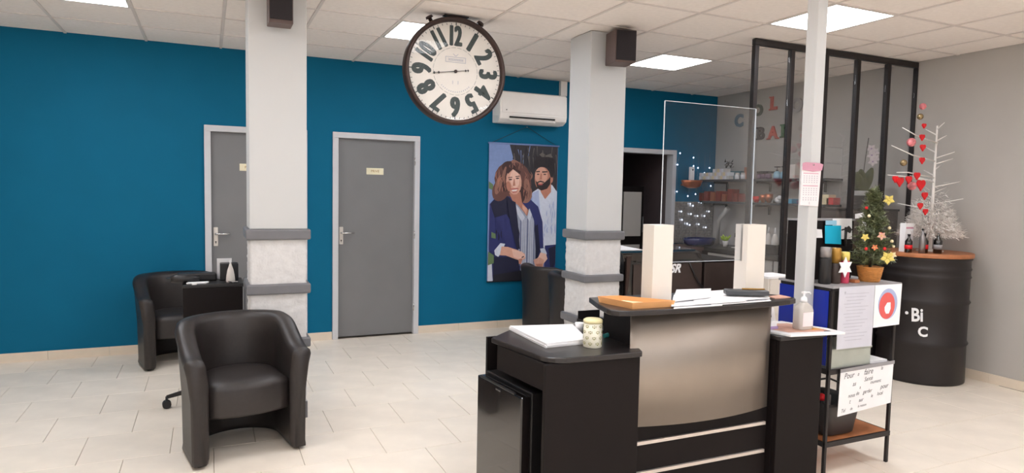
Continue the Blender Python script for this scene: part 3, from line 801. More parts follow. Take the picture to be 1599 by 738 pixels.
# central unit: carcass, steel, strips
part('central_carcass', M().box(1.775, 2.60, 2.505, 2.525, 0, .963), 'blacklam', t)
part('centre_side', M().box(1.775, 1.795, 2.525, 2.78, ZL, .963), 'blacklam', t)
part('centre_side', M().box(2.58, 2.60, 2.525, 2.78, 0, .963), 'blacklam', t)
def bulge(x, d=.06): u = (x-2.17)/.43; return 2.50-d*(1-u*u)
m = M(); n = 24; vs = []
for i in range(n+1):
    x = 1.742+(2.59-1.742)*i/n
    for (dy, z) in ((0, .432), (0, .963), (.003, .963), (.003, .432)): vs.append((x, bulge(x)+dy, z))
fs = [(i*4+j, (i+1)*4+j, (i+1)*4+(j+1) % 4, i*4+(j+1) % 4) for i in range(n) for j in range(4)]
m.add(vs, fs, 0, True); m.f += [[0, 1, 2, 3], [n*4+3, n*4+2, n*4+1, n*4]]; m.m += [0, 0]; m.s += [False, False]
part('steel_panel', m, 'steel', t)
for z in (.348, .203):
    m = M(); vs = []
    for i in range(n+1):
        x = 1.79+(2.583-1.79)*i/n
        for dy, dz in ((0, -.008), (0, .008), (.012, .008), (.012, -.008)): vs.append((x, 2.493+dy, z+dz))
    m.add(vs, fs, 0, False); m.f += [[0, 1, 2, 3], [n*4+3, n*4+2, n*4+1, n*4]]; m.m += [0, 0]; m.s += [False, False]
    part('metal_strip', m, 'alu', t)
ct = [(1.612, 2.50), (1.612, 2.465), (1.635, 2.435), (1.68, 2.420)]
for i in range(13):
    x = 1.75+(2.55-1.75)*i/12; ct.append((x, 2.415-.022*(1-((x-2.15)/.43)**2)))
ct += [(2.64, 2.425), (2.70, 2.445), (2.722, 2.475), (2.722, 2.56), (2.70, 2.60), (2.64, 2.80), (1.70, 2.80), (1.64, 2.62)]
part('counter_top', M().prism(ct, .965, .99), 'desktop', t, bevel=.004)
# right wing
part('front_panel', M().box(2.612, 2.915, 2.45, 2.475, 0, ZL-.02), 'blacklam', t, bevel=.003)
part('side_panel', M().box(2.895, 2.915, 2.475, 2.575, 0, ZL-.02), 'blacklam', t)
part('desk_top', M().prism([(2.605, 2.44), (2.925, 2.44), (2.925, 2.575), (2.90, 2.60), (2.90, 2.80), (2.605, 2.80)], ZL-.02, ZL), 'desktop', t, bevel=.003)
part('inner_leg_panel', M().box(2.605, 2.625, 2.475, 2.80, 0, ZL-.02), 'blacklam', t)
# mini fridge in the left wing
rz = math.radians(6)
t = thing('mini_fridge', 'black glossy mini fridge tucked under the left end of the desk', 'fridge', (1.262, 2.585, 0), rz)
part('body', M().box(.03, .44, 0, .425, .02, .615), 'black', t, bevel=.006, local=True)
part('door', M().box(-.02, .028, .004, .421, .03, .60), 'fridge', t, bevel=.006, local=True)
part('door_handle', M().box(-.032, -.018, .05, .37, .602, .612), 'black', t, local=True, bevel=.003)
part('badge', M().box(-.0215, -.020, .19, .235, .575, .583), 'chrome', t, local=True)
for x_ in (.07, .4):
    for y_ in (.04, .38): part('foot', M().lathe([(.015, 0), (.015, .022)], (x_, y_, 0), 10), 'black', t, local=True)

# --- on the left wing
st = [pz(795, 512, .81), pz(853, 540, .81), pz(918, 533, .81), pz(893, 509, .81)]
G = 'loose sheets in the stack'
t = thing('paper_stack', 'thick stack of white paper on the left wing of the desk', 'paper', (1.5, 2.8, ZL))
for i in range(9):
    a = random.uniform(-.012, .012); ox, oy = random.uniform(-.003, .003), random.uniform(-.003, .003)
    c_ = sum((Vector((p.x, p.y)) for p in st), Vector((0, 0)))/4
    pl = []
    for p in st:
        d = Vector((p.x, p.y))-c_; pl.append((c_.x+ox+d.x*math.cos(a)-d.y*math.sin(a), c_.y+oy+d.x*math.sin(a)+d.y*math.cos(a)))
    part('sheet', M().prism(pl, ZL+.0003+i*.0024, ZL+.0024+i*.0024), 'paper', t)
p = pz(933, 544, ZL); cxm, cym = p.x, p.y+.045
t = thing('tin_canister', 'cream patterned tin with a pale yellow lid beside the paper stack', 'canister', (cxm, cym, ZL))
part('body', M().lathe([(.041, 0), (.043, .003), (.043, .112)], (cxm, cym, ZL), 28), 'tin', t)
part('lid', M().lathe([(.0445, .112), (.0445, .122), (.043, .126), (.036, .130), (.0001, .131)], (cxm, cym, ZL), 28), 'tinlid', t)
pmn = M()
for row in range(4):
    for k_ in range(8):
        a = 2*PI*(k_+.5*(row % 2))/8; z = ZL+.016+row*.026; r = .0432
        for (da, dz, sa, sz_) in ((0, 0, .07, .0025), (-.16, .005, .03, .005), (.16, .005, .03, .005), (0, .009, .05, .002)):
            b = a+da; c_ = Vector((cxm+r*math.cos(b), cym+r*math.sin(b), z+dz))
            pmn.obox(c_, (-math.sin(b), math.cos(b), 0), (math.cos(b), math.sin(b), 0), (0, 0, 1), sa*r, .0004, sz_)
part('printed_pattern', pmn, 'tingreen', t)
t = thing('scissors', 'teal handled scissors lying behind the tin under the counter', 'scissors', (1.80, 2.78, ZL))
part('blade', M().box(1.83, 1.90, 2.745, 2.758, ZL+.001, ZL+.005), 'chrome', t)
part('handle', M().tube([(1.75, 2.73, ZL+.009), (1.79, 2.74, ZL+.012), (1.83, 2.75, ZL+.006)], [.010, .013, .007], 8), 'tealgreen', t)
single('pen', M().tube([pz(958, 503, .86), pz(985, 501, .87)], .004, 8), 'penblue', 'blue pen lying on the small black organiser under the counter', 'pen', tuple(pz(970, 503, .86)))
t = thing('desk_organiser', 'small black desk organiser under the counter overhang', 'organiser', (1.85, 2.88, ZL))
part('tray', M().box(1.74, 1.88, 2.83, 2.98, ZL, ZL+.012).box(1.74, 1.745, 2.83, 2.98, ZL+.012, ZL+.05).box(1.875, 1.88, 2.83, 2.98, ZL+.012, ZL+.05).box(1.745, 1.875, 2.975, 2.98, ZL+.012, ZL+.09), 'black', t)
single('white_cup', M().lathe([(.018, 0), (.024, .045), (.022, .045), (.016, .004), (.0001, .004)], (1.71, 2.90, ZL), 16), 'paper', 'small white cup behind the patterned tin', 'cup', (1.71, 2.90, ZL))
single('pink_eraser', M().box(1.80, 1.85, 2.79, 2.815, ZL, ZL+.03), 'flesh', 'pale pink block under the counter overhang', 'eraser', (1.83, 2.80, ZL), bevel=.008)

# --- on the raised counter
ZC = .99
t = thing('cardboard_tray', 'shallow tan cardboard tray on the left end of the counter', 'tray', (1.80, 2.6, ZC))
def quad4(z, pts): return [pz(x, y, z) for x, y in pts]
bot = [Vector((1.668, 2.655)), Vector((1.715, 2.452)), Vector((1.935, 2.448)), Vector((1.775, 2.645))]
cc = sum(bot, Vector((0, 0)))/4
hT = .029
outer = [cc+(b-cc)*1.05 for b in bot]; inn = [cc+(b-cc)*1.02 for b in bot]; inb = [cc+(b-cc)*.95 for b in bot]
part('tray_bottom', M().prism([tuple(b) for b in bot], ZC, ZC+.003), 'card', t)
for i in range(4):
    j = (i+1) % 4; m = M()
    vs = [(*bot[i], ZC), (*bot[j], ZC), (*outer[j], ZC+hT), (*outer[i], ZC+hT), (*inb[i], ZC+.003), (*inb[j], ZC+.003), (*inn[j], ZC+hT), (*inn[i], ZC+hT)]
    m.add(vs, [(0,1,2,3), (7,6,5,4), (3,2,6,7), (1,0,4,5), (0,3,7,4), (2,1,5,6)]); part('tray_side', m, 'card', t)
single('cardboard_sheet', M().prism([tuple(cc+(b-cc)*.6) for b in bot], ZC+.0035, ZC+.012), 'cream', 'pale card insert lying inside the cardboard tray', 'card', (cc.x, cc.y, ZC+.0035))
def slotted(x0, x1, y0, y1, open_side, label):
    t = thing('screen_stand', label, 'screen support', ((x0+x1)/2, (y0+y1)/2, ZC), group='white screen supports')
    sy0, sy1 = 2.564, 2.576
    z1 = 1.36; zs = 1.176
    m = M().box(x0, x1, y0, y1, ZC, zs).box(x0, x1, y0, sy0, zs, z1).box(x0, x1, sy1, y1, zs, z1)
    if open_side > 0: m.box(x0, x0+.02, sy0, sy1, zs, z1)
    else: m.box(x1-.055, x1, sy0, sy1, zs, z1)
    part('block', m, 'melamine', t)
    part('pad', M().box(x0+.01, x1-.01, sy0+.001, sy1-.001, zs, zs+.002), 'black', t)
    return t
slotted(1.876, 1.988, 2.53, 2.615, 1, 'tall white block under the left edge of the clear screen')
slotted(2.445, 2.565, 2.53, 2.615, -1, 'tall white block under the right edge of the clear screen')
t = thing('acrylic_screen', 'clear acrylic hygiene screen standing on the counter between two white blocks', 'screen', (2.22, 2.57, 1.18))
part('sheet', M().box(1.943, 2.500, 2.5675, 2.5725, 1.181, 1.937), 'acrylic', t)
em = M().box(1.9415, 1.943, 2.567, 2.573, 1.181, 1.937).box(2.500, 2.5025, 2.567, 2.573, 1.181, 1.937).box(1.943, 2.5, 2.567, 2.573, 1.937, 1.939).box(1.984, 2.443, 2.567, 2.573, 1.179, 1.181)
part('polished_edge', em, 'acredge', t)
# white document sheets
t = thing('document_pile', 'spread of white documents between the screen supports on the counter', 'paper', (2.2, 2.5, ZC))
shs = [[(1052,482),(1128,477),(1125,457),(1058,463)], [(1110,478),(1204,471),(1188,457),(1106,460)], [(1048,481),(1120,476),(1120,458),(1052,463)], [(1085,479),(1165,474),(1150,455),(1078,460)], [(1130,476),(1202,470),(1186,456),(1122,460)], [(1050,477),(1110,470),(1110,456),(1056,458)]]
for i, q4 in enumerate(shs):
    pl = [(pz(x, y, ZC).x, min(pz(x, y, ZC).y, 2.79)) for x, y in q4]
    part('sheet', M().prism(pl, ZC+.0004+i*.0035, ZC+.0034+i*.0035), 'paper', t)
t = thing('diary', 'black zipped diary lying across the documents by the right support', 'diary', (2.42, 2.50, ZC+.024))
A, B = Vector((2.325, 2.545, 0)), Vector((2.515, 2.452, 0))
d = (B-A).normalized(); nrm = Vector((-d.y, d.x, 0)); mid = (A+B)/2; L = (B-A).length/2
part('cover', M().obox((mid.x, mid.y, ZC+.0375), d, nrm, (0, 0, 1), L, .030, .0135), 'silverkey', t, bevel=.008)
part('pen_loop', M().tube([Vector((mid.x, mid.y, ZC+.054))-d*L*.2, Vector((mid.x, mid.y, ZC+.054))+d*L*.85], .004, 8), 'gold', t)
single('brochure', M().prism([(2.585, 2.47), (2.70, 2.478), (2.705, 2.555), (2.60, 2.53)], ZC, ZC+.004), 'flesh', 'pinkish brochure on the right tip of the counter', 'brochure', (2.65, 2.51, ZC))

# --- on the right wing
t = thing('brochure_sheet', 'large glossy sheet with pink and orange print overhanging the right wing', 'brochure', (2.85, 2.5, ZL))
sh = [(2.612, 2.545), (2.655, 2.425), (2.986, 2.377), (2.985, 2.49), (2.905, 2.72), (2.66, 2.76)]
part('sheet', M().prism(sh, ZL+.0006, ZL+.0125), 'paper', t, bevel=.002)
part('printed_area', M().prism([(2.66, 2.56), (2.69, 2.47), (2.93, 2.42), (2.94, 2.47), (2.88, 2.66), (2.67, 2.70)], ZL+.0128, ZL+.0132), 'flesh', t)
part('printed_area', M().prism([(2.86, 2.47), (2.93, 2.46), (2.915, 2.55), (2.87, 2.60)], ZL+.0134, ZL+.0138), 'orange', t, label='orange block of print')
part('printed_lettering', M().prism([(2.89, 2.425), (2.93, 2.418), (2.935, 2.435), (2.90, 2.44)], ZL+.0134, ZL+.0138), 'ink', t)
ZS = ZL+.014
sxp, syp = 2.835, 2.515
t = thing('sanitiser_bottle', 'clear hand sanitiser bottle with white pump on the right wing', 'bottle', (sxp, syp, ZS))
def rrect(cx_, cy_, hx, hy, r, n=4):
    pts = []
    for sx, sy, a0 in ((1, 1, 0), (-1, 1, 90), (-1, -1, 180), (1, -1, 270)):
        for i in range(n+1):
            a = math.radians(a0+90*i/n); pts.append((cx_+sx*(hx-r)+r*math.cos(a), cy_+sy*(hy-r)+r*math.sin(a)))
    return pts
m = M(); rr = [(.046, .030, 0), (.049, .032, .006), (.049, .032, .10), (.044, .028, .118), (.022, .018, .135), (.014, .013, .142)]
vs = []; 
for hx, hy, z in rr: vs += [(x, y, ZS+z) for x, y in rrect(sxp, syp, hx, hy, min(hx, hy)*.6)]
n = 20; m.add(vs, [(j*n+i, j*n+(i+1) % n, (j+1)*n+(i+1) % n, (j+1)*n+i) for j in range(5) for i in range(n)], 0, True)
m.f += [list(range(n))[::-1], [5*n+i for i in range(n)]]; m.m += [0, 0]; m.s += [False, False]
part('flask', m, 'gel', t)
part('label', M().box(sxp-.036, sxp+.036, syp-.0335, syp-.0323, ZS+.018, ZS+.092), 'calpale', t)
pump = part('pump_collar', M().lathe([(.017, .142), (.017, .152), (.014, .166), (.008, .170), (.005, .172), (.005, .188)], (sxp, syp, ZS), 20), 'paper', t)
part('pump_nozzle', M().box(sxp-.012, sxp+.012, syp-.008, syp+.008, ZS+.187, ZS+.196).tube([(sxp, syp, ZS+.192), (sxp+.028, syp-.01, ZS+.192), (sxp+.034, syp-.012, ZS+.184)], .0035, 8), 'paper', pump)
t = thing('card_holder', 'white card holder with small business cards beside the sanitiser', 'card holder', (2.72, 2.62, ZS))
part('card', M().obox((2.735, 2.645, ZS+.055), (1, .1, 0), (0, .25, 1), (.1, -1, .25), .04, .038, .0015), 'paper', t)
part('stand', M().box(2.69, 2.775, 2.655, 2.69, ZS, ZS+.05), 'silverkey', t)
part('logo', M().obox((2.735, 2.6425, ZS+.05), (1, .1, 0), (0, .25, 1), (.1, -1, .25), .010, .007, .0012), 'ink', t)
t = thing('business_card_stack', 'stack of white and lilac cards against the counter edge', 'cards', (2.66, 2.56, ZS))
part('lower_card', M().box(2.625, 2.705, 2.555, 2.60, ZS, ZS+.014), 'lilac', t)
part('upper_card', M().box(2.622, 2.70, 2.56, 2.60, ZS+.014, ZS+.042), 'paper', t)
# calendar on the post
t = thing('calendar', 'small pink and white calendar pinned to the slim white post', 'calendar', (2.965, 2.59, 1.45))
def onpost(x, y): return px(x, y, 2.592)
c1, c2, c3, c4 = onpost(1250, 254), onpost(1286, 256), onpost(1280, 321), onpost(1248, 318)
yy = 2.594
part('sheet', M().prism_y([(2.865, 1.665), (3.005, 1.665), (2.996, 1.455), (2.862, 1.460)], yy, yy+.003), 'calpale', t)
part('header', M().prism_y([(2.865, 1.682), (2.885, 1.688), (2.99, 1.686), (3.014, 1.680), (3.006, 1.648), (2.94, 1.640), (2.865, 1.648)], yy-.004, yy), 'calpink', t)
m = M()
for z in (1.628, 1.562): m.box(2.875, 2.985, yy-.0012, yy-.0002, z, z+.004)
part('month_title', m, 'calpink', t)
m = M()
for b in (1.618, 1.552, 1.502):
    for r_ in range(4 if b > 1.51 else 2):
        for k_ in range(6):
            x = 2.878+k_*.019; z = b-r_*.011; m.box(x, x+.007, yy-.0010, yy-.0002, z-.005, z)
m.box(2.926, 2.929, yy-.0010, yy-.0002, 1.465, 1.478)
part('printed_days', m, 'inklight', t)
part('pin', M().lathe([(.004, 0), (.004, .005)], (2.94, yy-.004, 1.675), 8, axis='y'), 'chrome', t)

# ================================================================== RACK (right foreground)
RX0, RX1, RY0, RY1 = 3.012, 3.53, 2.487, 2.84
Z1, Z2, Z3 = .185, .583, 1.035
t = thing('shelf_rack', 'black metal shelf rack with a blue side panel, right of the desk', 'shelf', (3.27, 2.66, 0))
lw = .018
for x in (RX0, RX1-lw):
    for y in (RY0, RY1-lw): part('leg', M().box(x, x+lw, y, y+lw, 0, Z3-.02), 'steelframe', t, bevel=.003)
for z, mt in ((Z1, 'wood'), (Z2, 'greytop'), (Z3, 'greytop')):
    fm = M()
    for a in ((RX0, RX1, RY0-.002, RY0+.01), (RX0, RX1, RY1-.01, RY1+.002), (RX0-.002, RX0+.01, RY0+.01, RY1-.01), (RX1-.01, RX1+.002, RY0+.01, RY1-.01)): fm.box(*a, z-.028, z-.001)
    part('shelf_frame', fm, 'steelframe', t)
    part('shelf_board', M().box(RX0+.011, RX1-.011, RY0+.011, RY1-.011, z-.016, z) if z < 1 else M().box(RX0-.012, RX1+.012, RY0-.012, RY1+.008, z-.012, z), mt, t, label='brown wooden bottom board' if mt == 'wood' else None)
part('blue_panel', M().box(RX0-.008, RX0-.003, RY0+.02, RY1, Z2+.02, Z3-.03), 'bluecab', t, label='glossy blue side panel')
part('back_board', M().box(RX0+.02, RX1-.02, RY1-.012, RY1-.006, Z2+.0, Z3-.03), 'blacklam', t)
part('support_rod', M().tube([(RX0+.009, RY0+.07, 0), (RX0+.009, RY0+.07, Z2-.03)], .006, 8), 'steelframe', t)
# sheets hanging from the front
yq = RY0-.014
t = thing('notice_sheet', 'long lilac grey sheet of faint lines hanging from the rack top', 'notice', (3.15, yq, .6))
part('sheet', M().box(RX0+.03, 3.315, yq-.002, yq, .695, 1.030), 'paper2', t)
m = M()
for i in range(15): z = .99-i*.018; m.box(RX0+.07+.01*(i % 3), 3.27-.02*(i % 4), yq-.003, yq-.0022, z, z+.003)
m.lathe([(.006, 0), (.006, .001)], (RX0+.075, yq-.0022, 1.0), 10, axis='y')
part('printed_lines', m, 'inklight', t)
t = thing('round_logo_poster', 'white sheet with a round red and blue sticker on the rack', 'notice', (3.43, yq, .8))
part('sheet', M().prism_y([(3.317, 1.03), (3.535, 1.03), (3.53, .80), (3.317, .795)], yq-.004, yq-.002), 'paper', t)
def disc(cx_, cz_, rx, rz_, y, n=28): return M().prism_y([(cx_+rx*math.cos(2*PI*i/n), cz_+rz_*math.sin(2*PI*i/n)) for i in range(n)], y-.0006, y)
part('blue_ring', disc(3.425, .922, .078, .086, yq-.0042), 'p_wshirt2', t)
part('red_disc', disc(3.418, .912, .064, .074, yq-.0050), 'redflat' if 'redflat' in MT else mat('sticker_red', (222, 96, 92), .6, var=.05), t)
part('white_figure', M().prism_y([(3.398, .905), (3.418, .93), (3.445, .93), (3.448, .895), (3.435, .868), (3.412, .868), (3.40, .885)], yq-.0064, yq-.0058), 'paper', t)
# box on the middle shelf
t = thing('storage_box', 'pale grey green plastic box on the middle rack shelf', 'box', (3.18, 2.6, Z2))
part('tub', M().box(RX0+.03, 3.35, RY0+.012, 2.72, Z2, Z2+.105), 'bin_', t, bevel=.006)
part('lid_rim', M().box(RX0+.026, 3.354, RY0+.008, 2.724, Z2+.095, Z2+.107), 'bin_', t, bevel=.002)
single('pamphlet_pile', M().box(3.36, 3.50, RY0+.02, 2.70, Z2, Z2+.012), 'paper', 'thin pile of white pamphlets right of the grey box', 'pamphlets', (3.43, 2.6, Z2))
# handwritten note
t = thing('handwritten_note', 'white handwritten note hanging below the middle rack shelf', 'note', (3.3, yq, .36))
part('sheet', M().prism_y([(3.085, .572), (3.505, .585), (3.50, .355), (3.078, .325)], yq-.002, yq), 'paper', t)
wm = M()
def word(txt, x, z, s): wm.mesh(textmesh(txt, s, 0, 0, .35, 'LEFT'), face_y(x, yq-.0028, z, .9, 1, math.radians(3)))
for txt, x, z, s in (('Pour', 3.11, .541, .044), ('a', 3.215, .546, .03), ('faire', 3.265, .55, .045), ('la', 3.40, .562, .03),
                     ('Santé', 3.27, .510, .034), ('as', 3.18, .493, .035), ('moment', 3.32, .489, .028), ('a', 3.235, .470, .026),
                     ('nous', 3.15, .430, .030), ('de', 3.21, .437, .028), ('garder', 3.265, .440, .030), ('pour', 3.405, .455, .036),
                     ('t', 3.16, .398, .034), ('sur', 3.235, .398, .030), ('le', 3.33, .412, .026), ('local', 3.38, .418, .028),
                     ('Tel', 3.10, .352, .028), ('de', 3.17, .357, .022), ('la maison', 3.23, .365, .020)):
    word(txt, x, z, s)
part('handwriting', wm, 'ink', t, kind='stuff')
part('tape', M().prism_y([(3.08, .585), (3.51, .597), (3.51, .578), (3.08, .566)], yq-.005, yq-.003), 'greytop', t, label='grey shelf label strip')
# basket
t = thing('basket', 'dark grey plastic basket on the wooden bottom shelf of the rack', 'basket', (3.2, 2.66, Z1))
m = M(); rr = [(.10, .105, 0), (.118, .122, .012), (.150, .135, .17), (.155, .14, .19), (.149, .134, .19), (.143, .128, .165), (.11, .10, .02)]
vs = []
for hx, hy, z in rr: vs += [(x, y, Z1+z) for x, y in rrect(3.195, 2.655, hx, hy, .05, 5)]
n = 24; m.add(vs, [(j*n+i, j*n+(i+1) % n, (j+1)*n+(i+1) % n, (j+1)*n+i) for j in range(6) for i in range(n)], 0, True)
m.f += [list(range(n))[::-1], [6*n+i for i in range(n)]]; m.m += [0, 0]; m.s += [False, False]
part('body', m, 'basket', t)
part('handle', M().tube([(3.06, 2.655, Z1+.18), (3.055, 2.655, Z1+.25), (3.12, 2.655, Z1+.29), (3.22, 2.655, Z1+.29), (3.32, 2.655, Z1+.25), (3.335, 2.655, Z1+.18)], .006, 8), 'black', t)
t = thing('red_cap_bottle', 'small dark bottle with a round red cap in the basket', 'bottle', (3.085, 2.57, Z1+.02))
part('body', M().lathe([(.018, 0), (.02, .01), (.02, .15), (.012, .17), (.010, .185)], (3.085, 2.585, Z1+.02), 14), 'black', t)
part('cap', M().ball((3.085, 2.585, Z1+.215), .022, 14), 'red', t)
part('label_text', M().box(3.072, 3.098, 2.562, 2.5645, Z1+.11, Z1+.12).box(3.072, 3.098, 2.562, 2.5645, Z1+.135, Z1+.143), 'paper', t)
t = thing('cable_roll', 'white and red cable end poking out of the basket', 'cable', (3.15, 2.64, Z1+.03))
part('loop', M().tube([(3.14, 2.62, Z1+.03), (3.13, 2.61, Z1+.20), (3.15, 2.605, Z1+.225), (3.175, 2.605, Z1+.21), (3.18, 2.61, Z1+.05)], .006, 8), 'paper', t)
part('red_sleeve', M().tube([(3.125, 2.612, Z1+.185), (3.150, 2.605, Z1+.205)], .010, 8), 'red', t)

# --- on the rack top
t = thing('document_holder', 'black upright document holder behind the spray cans', 'document holder', (3.2, 2.72, Z3))
part('body', M().box(3.00, 3.44, 2.72, 2.80, Z3, Z3+.335), 'blacklam', t, bevel=.004)
part('top_edge', M().box(2.995, 3.445, 2.715, 2.80, Z3+.337, Z3+.347), 'greytop', t, label='pale grey top lip')
part('shelf_slot', M().box(3.01, 3.10, 2.714, 2.72, Z3+.27, Z3+.275).box(3.01, 3.10, 2.714, 2.72, Z3+.29, Z3+.295), 'greytop', t)
part('inner_bottle_shape', M().tube([(3.36, 2.71, Z3+.19), (3.36, 2.71, Z3+.30)], .009, 8), 'black', t)
yd = 2.712
def patch(name, pts, matn, label, cat, y=yd, group=None, th=.002):
    P3 = [px(x, yy_, y) for x, yy_ in pts]
    c_ = sum(P3, Vector())/len(P3)
    return single(name, M().prism_y([(p.x, p.z) for p in P3], y-th, y), matn, label, cat, (c_.x, y, min(p.z for p in P3)), group)
patch('white_label', [(1270,357),(1283,358),(1284,371),(1270,371)], 'paper', 'small white label on the left of the black document holder', 'label')
t = thing('drawing_sheet', 'white sheet with a small black drawing on the document holder', 'paper', (3.25, yd, 1.24))
def pts2(pts, y): return [(px(a, b, y).x, px(a, b, y).z) for a, b in pts]
part('sheet', M().prism_y(pts2([(1300,341),(1330,341),(1330,373),(1300,373)], yd), yd-.002, yd), 'paper', t)
part('drawing', M().prism_y(pts2([(1320,356),(1325,352),(1330,358),(1327,364),(1323,362)], yd), yd-.003, yd-.0022).prism_y(pts2([(1313,358),(1320,356),(1320,358),(1314,360)], yd), yd-.003, yd-.0022), 'black', t)
patch('blue_label', [(1289,344),(1306,344),(1306,351),(1289,351)], 'skyblue', 'pale blue strip above the cyan note', 'label', y=yd-.003)
patch('sticky_note', [(1288,352),(1313,352),(1313,381),(1288,380)], 'cyan', 'bright cyan sticky note on the black document holder', 'note', y=yd-.0055)
patch('upright_paper', [(1335,334),(1352,331),(1352,384),(1347,384),(1346,340),(1335,341)], 'paper', 'white paper sheet standing behind the right end of the holder', 'paper', y=2.707)
def can(x, y, r, h, body, cap, label, capf=.25, mid=None):
    t = thing('spray_can', label, 'spray can', (x, y, Z3), group='cans on the rack top')
    hc = h*(1-capf)
    part('body', M().lathe([(r*.9, 0), (r, .004), (r, hc-.008), (r*.9, hc)], (x, y, Z3), 22), body, t)
    part('cap', M().lathe([(r*.93, hc), (r*.93, h-.005), (r*.8, h), (.0001, h+.001)], (x, y, Z3), 22), cap, t)
    if mid: part('wrap_label', M().lathe([(r+.0008, hc*.1), (r+.0008, hc*.55)], (x, y, Z3), 22), mid, t)
can(3.05, 2.575, .032, .20, 'black', 'silver', 'black spray can with a silver cap, leftmost of the cans', .28)
can(3.125, 2.575, .031, .195, 'brown', 'gold', 'dark spray can with a broad gold cap, middle of the cans', .42)
can(3.192, 2.57, .027, .172, 'pink', 'yellow', 'pink spray can with a pale yellow cap, rightmost of the cans', .28)
cs = px(1320, 417, 2.535); 
m = M().prism_y([(cs.x+(.056 if i % 2 == 0 else .031)*math.cos(PI/2+PI*i/6), cs.z+(.056 if i % 2 == 0 else .031)*math.sin(PI/2+PI*i/6)) for i in range(12)], 2.533, 2.538)
single('paper_star', m, 'paper', 'white six pointed paper star leaning on the spray cans', 'star', (cs.x, 2.535, cs.z-.056))
single('wooden_block', M().box(3.245, 3.285, 2.54, 2.58, Z3, Z3+.018), 'wood', 'small wooden block beside the potted Christmas tree', 'block', (3.26, 2.56, Z3), bevel=.003)
# small christmas tree
tx_, ty_ = 3.405, 2.575
t = thing('christmas_tree', 'small green Christmas tree with cream flowers in a woven pot', 'plant', (tx_, ty_, Z3))
m = M().lathe([(.050, 0), (.053, .004), (.068, .080), (.071, .084), (.064, .086), (.060, .076), (.0001, .074)], (tx_, ty_, Z3), 24); part('pot', m, 'terracotta', t)
m = M()
for i in range(7): z = Z3+.01+i*.010; r = .0533+.0020*i; m.lathe([(r+.0015, z), (r+.004, z+.003), (r+.0015, z+.006)], (tx_, ty_, 0), 24)
part('weave', m, 'terracotta', t)
part('trunk', M().tube([(tx_, ty_, Z3+.07), (tx_, ty_, Z3+.5)], [.008, .003], 8), 'stem', t)
random.seed(5)
nm_ = M(); nm2 = M()
for i in range(190):
    u = (i+.5)/190; z = Z3+.105+.415*u; rad = (.112*(1-u)**.8+.020) * random.uniform(.75, 1.1); a = i*2.39996+random.uniform(-.2, .2)
    tip = Vector((tx_+rad*math.cos(a), ty_+rad*.9*math.sin(a), z-.01+random.uniform(0, .03))); base = Vector((tx_+.004*math.cos(a), ty_+.004*math.sin(a), z-.012))
    tgt = nm2 if i % 5 == 0 else nm_
    tgt.tube([base, tip], [.002, .001], 4)
    for k_ in range(34):
        f = random.uniform(.2, 1.02); p = base.lerp(tip, f); dd = Vector((random.uniform(-1, 1), random.uniform(-1, 1), random.uniform(-.6, 1))).normalized()
        L = random.uniform(.014, .03); w_ = dd.cross(Vector((random.uniform(-1, 1), random.uniform(-1, 1), 1))).normalized()*.0023
        q = p+dd*L
        tgt.add([p-w_, p+w_, q+w_*.3, q-w_*.3], [(0, 1, 2, 3)])
part('foliage', nm_, 'needle', t, kind='stuff'); part('silvery_foliage', nm2, 'needle2', t, kind='stuff', label='silvery green needles')
def flower(c_, r, mt, mid='yellow', nm='flower', par=None, n=5, tilt=None):
    nrm = (Vector((0, 0, EYE))-Vector(c_)).normalized() if tilt is None else tilt
    a1_ = nrm.cross(Vector((0, 0, 1))).normalized(); b1 = nrm.cross(a1_)
    m = M(); c_ = Vector(c_)
    for i in range(n):
        a = 2*PI*i/n+.3; d = a1_*math.cos(a)+b1*math.sin(a); e = nrm.cross(d)
        m.add([c_, c_+d*r*.5+e*r*.34+nrm*r*.10, c_+d*r+nrm*r*.22, c_+d*r*.5-e*r*.34+nrm*r*.10, c_+d*r*.55+nrm*r*.26], [(0, 3, 4), (0, 4, 1), (1, 4, 2), (4, 3, 2)], 0, True)
    m.ball(c_+nrm*r*.12, r*.16, 8, 1)
    return part(nm, m, [mt, mid], par)
for (x, y, r, mt) in ((1388,312,.032,'yellow'), (1386,402,.038,'yellow'), (1351,370,.022,'yellow'), (1377,368,.024,'flesh'), (1366,386,.018,'copper'), (1394,398,.022,'cream')):
    flower(px(x, y, ty_-.115 if y > 330 else ty_-.04), r, mt, par=t)
for i in range(8):
    a = random.uniform(PI, 2*PI); u = random.uniform(.1, .8); rad = .112*(1-u)**.8+.02
    part('bauble', M().ball((tx_+rad*math.cos(a), ty_+rad*.9*math.sin(a), Z3+.14+.38*u), .009, 10), 'cream' if i % 2 else 'red', t)

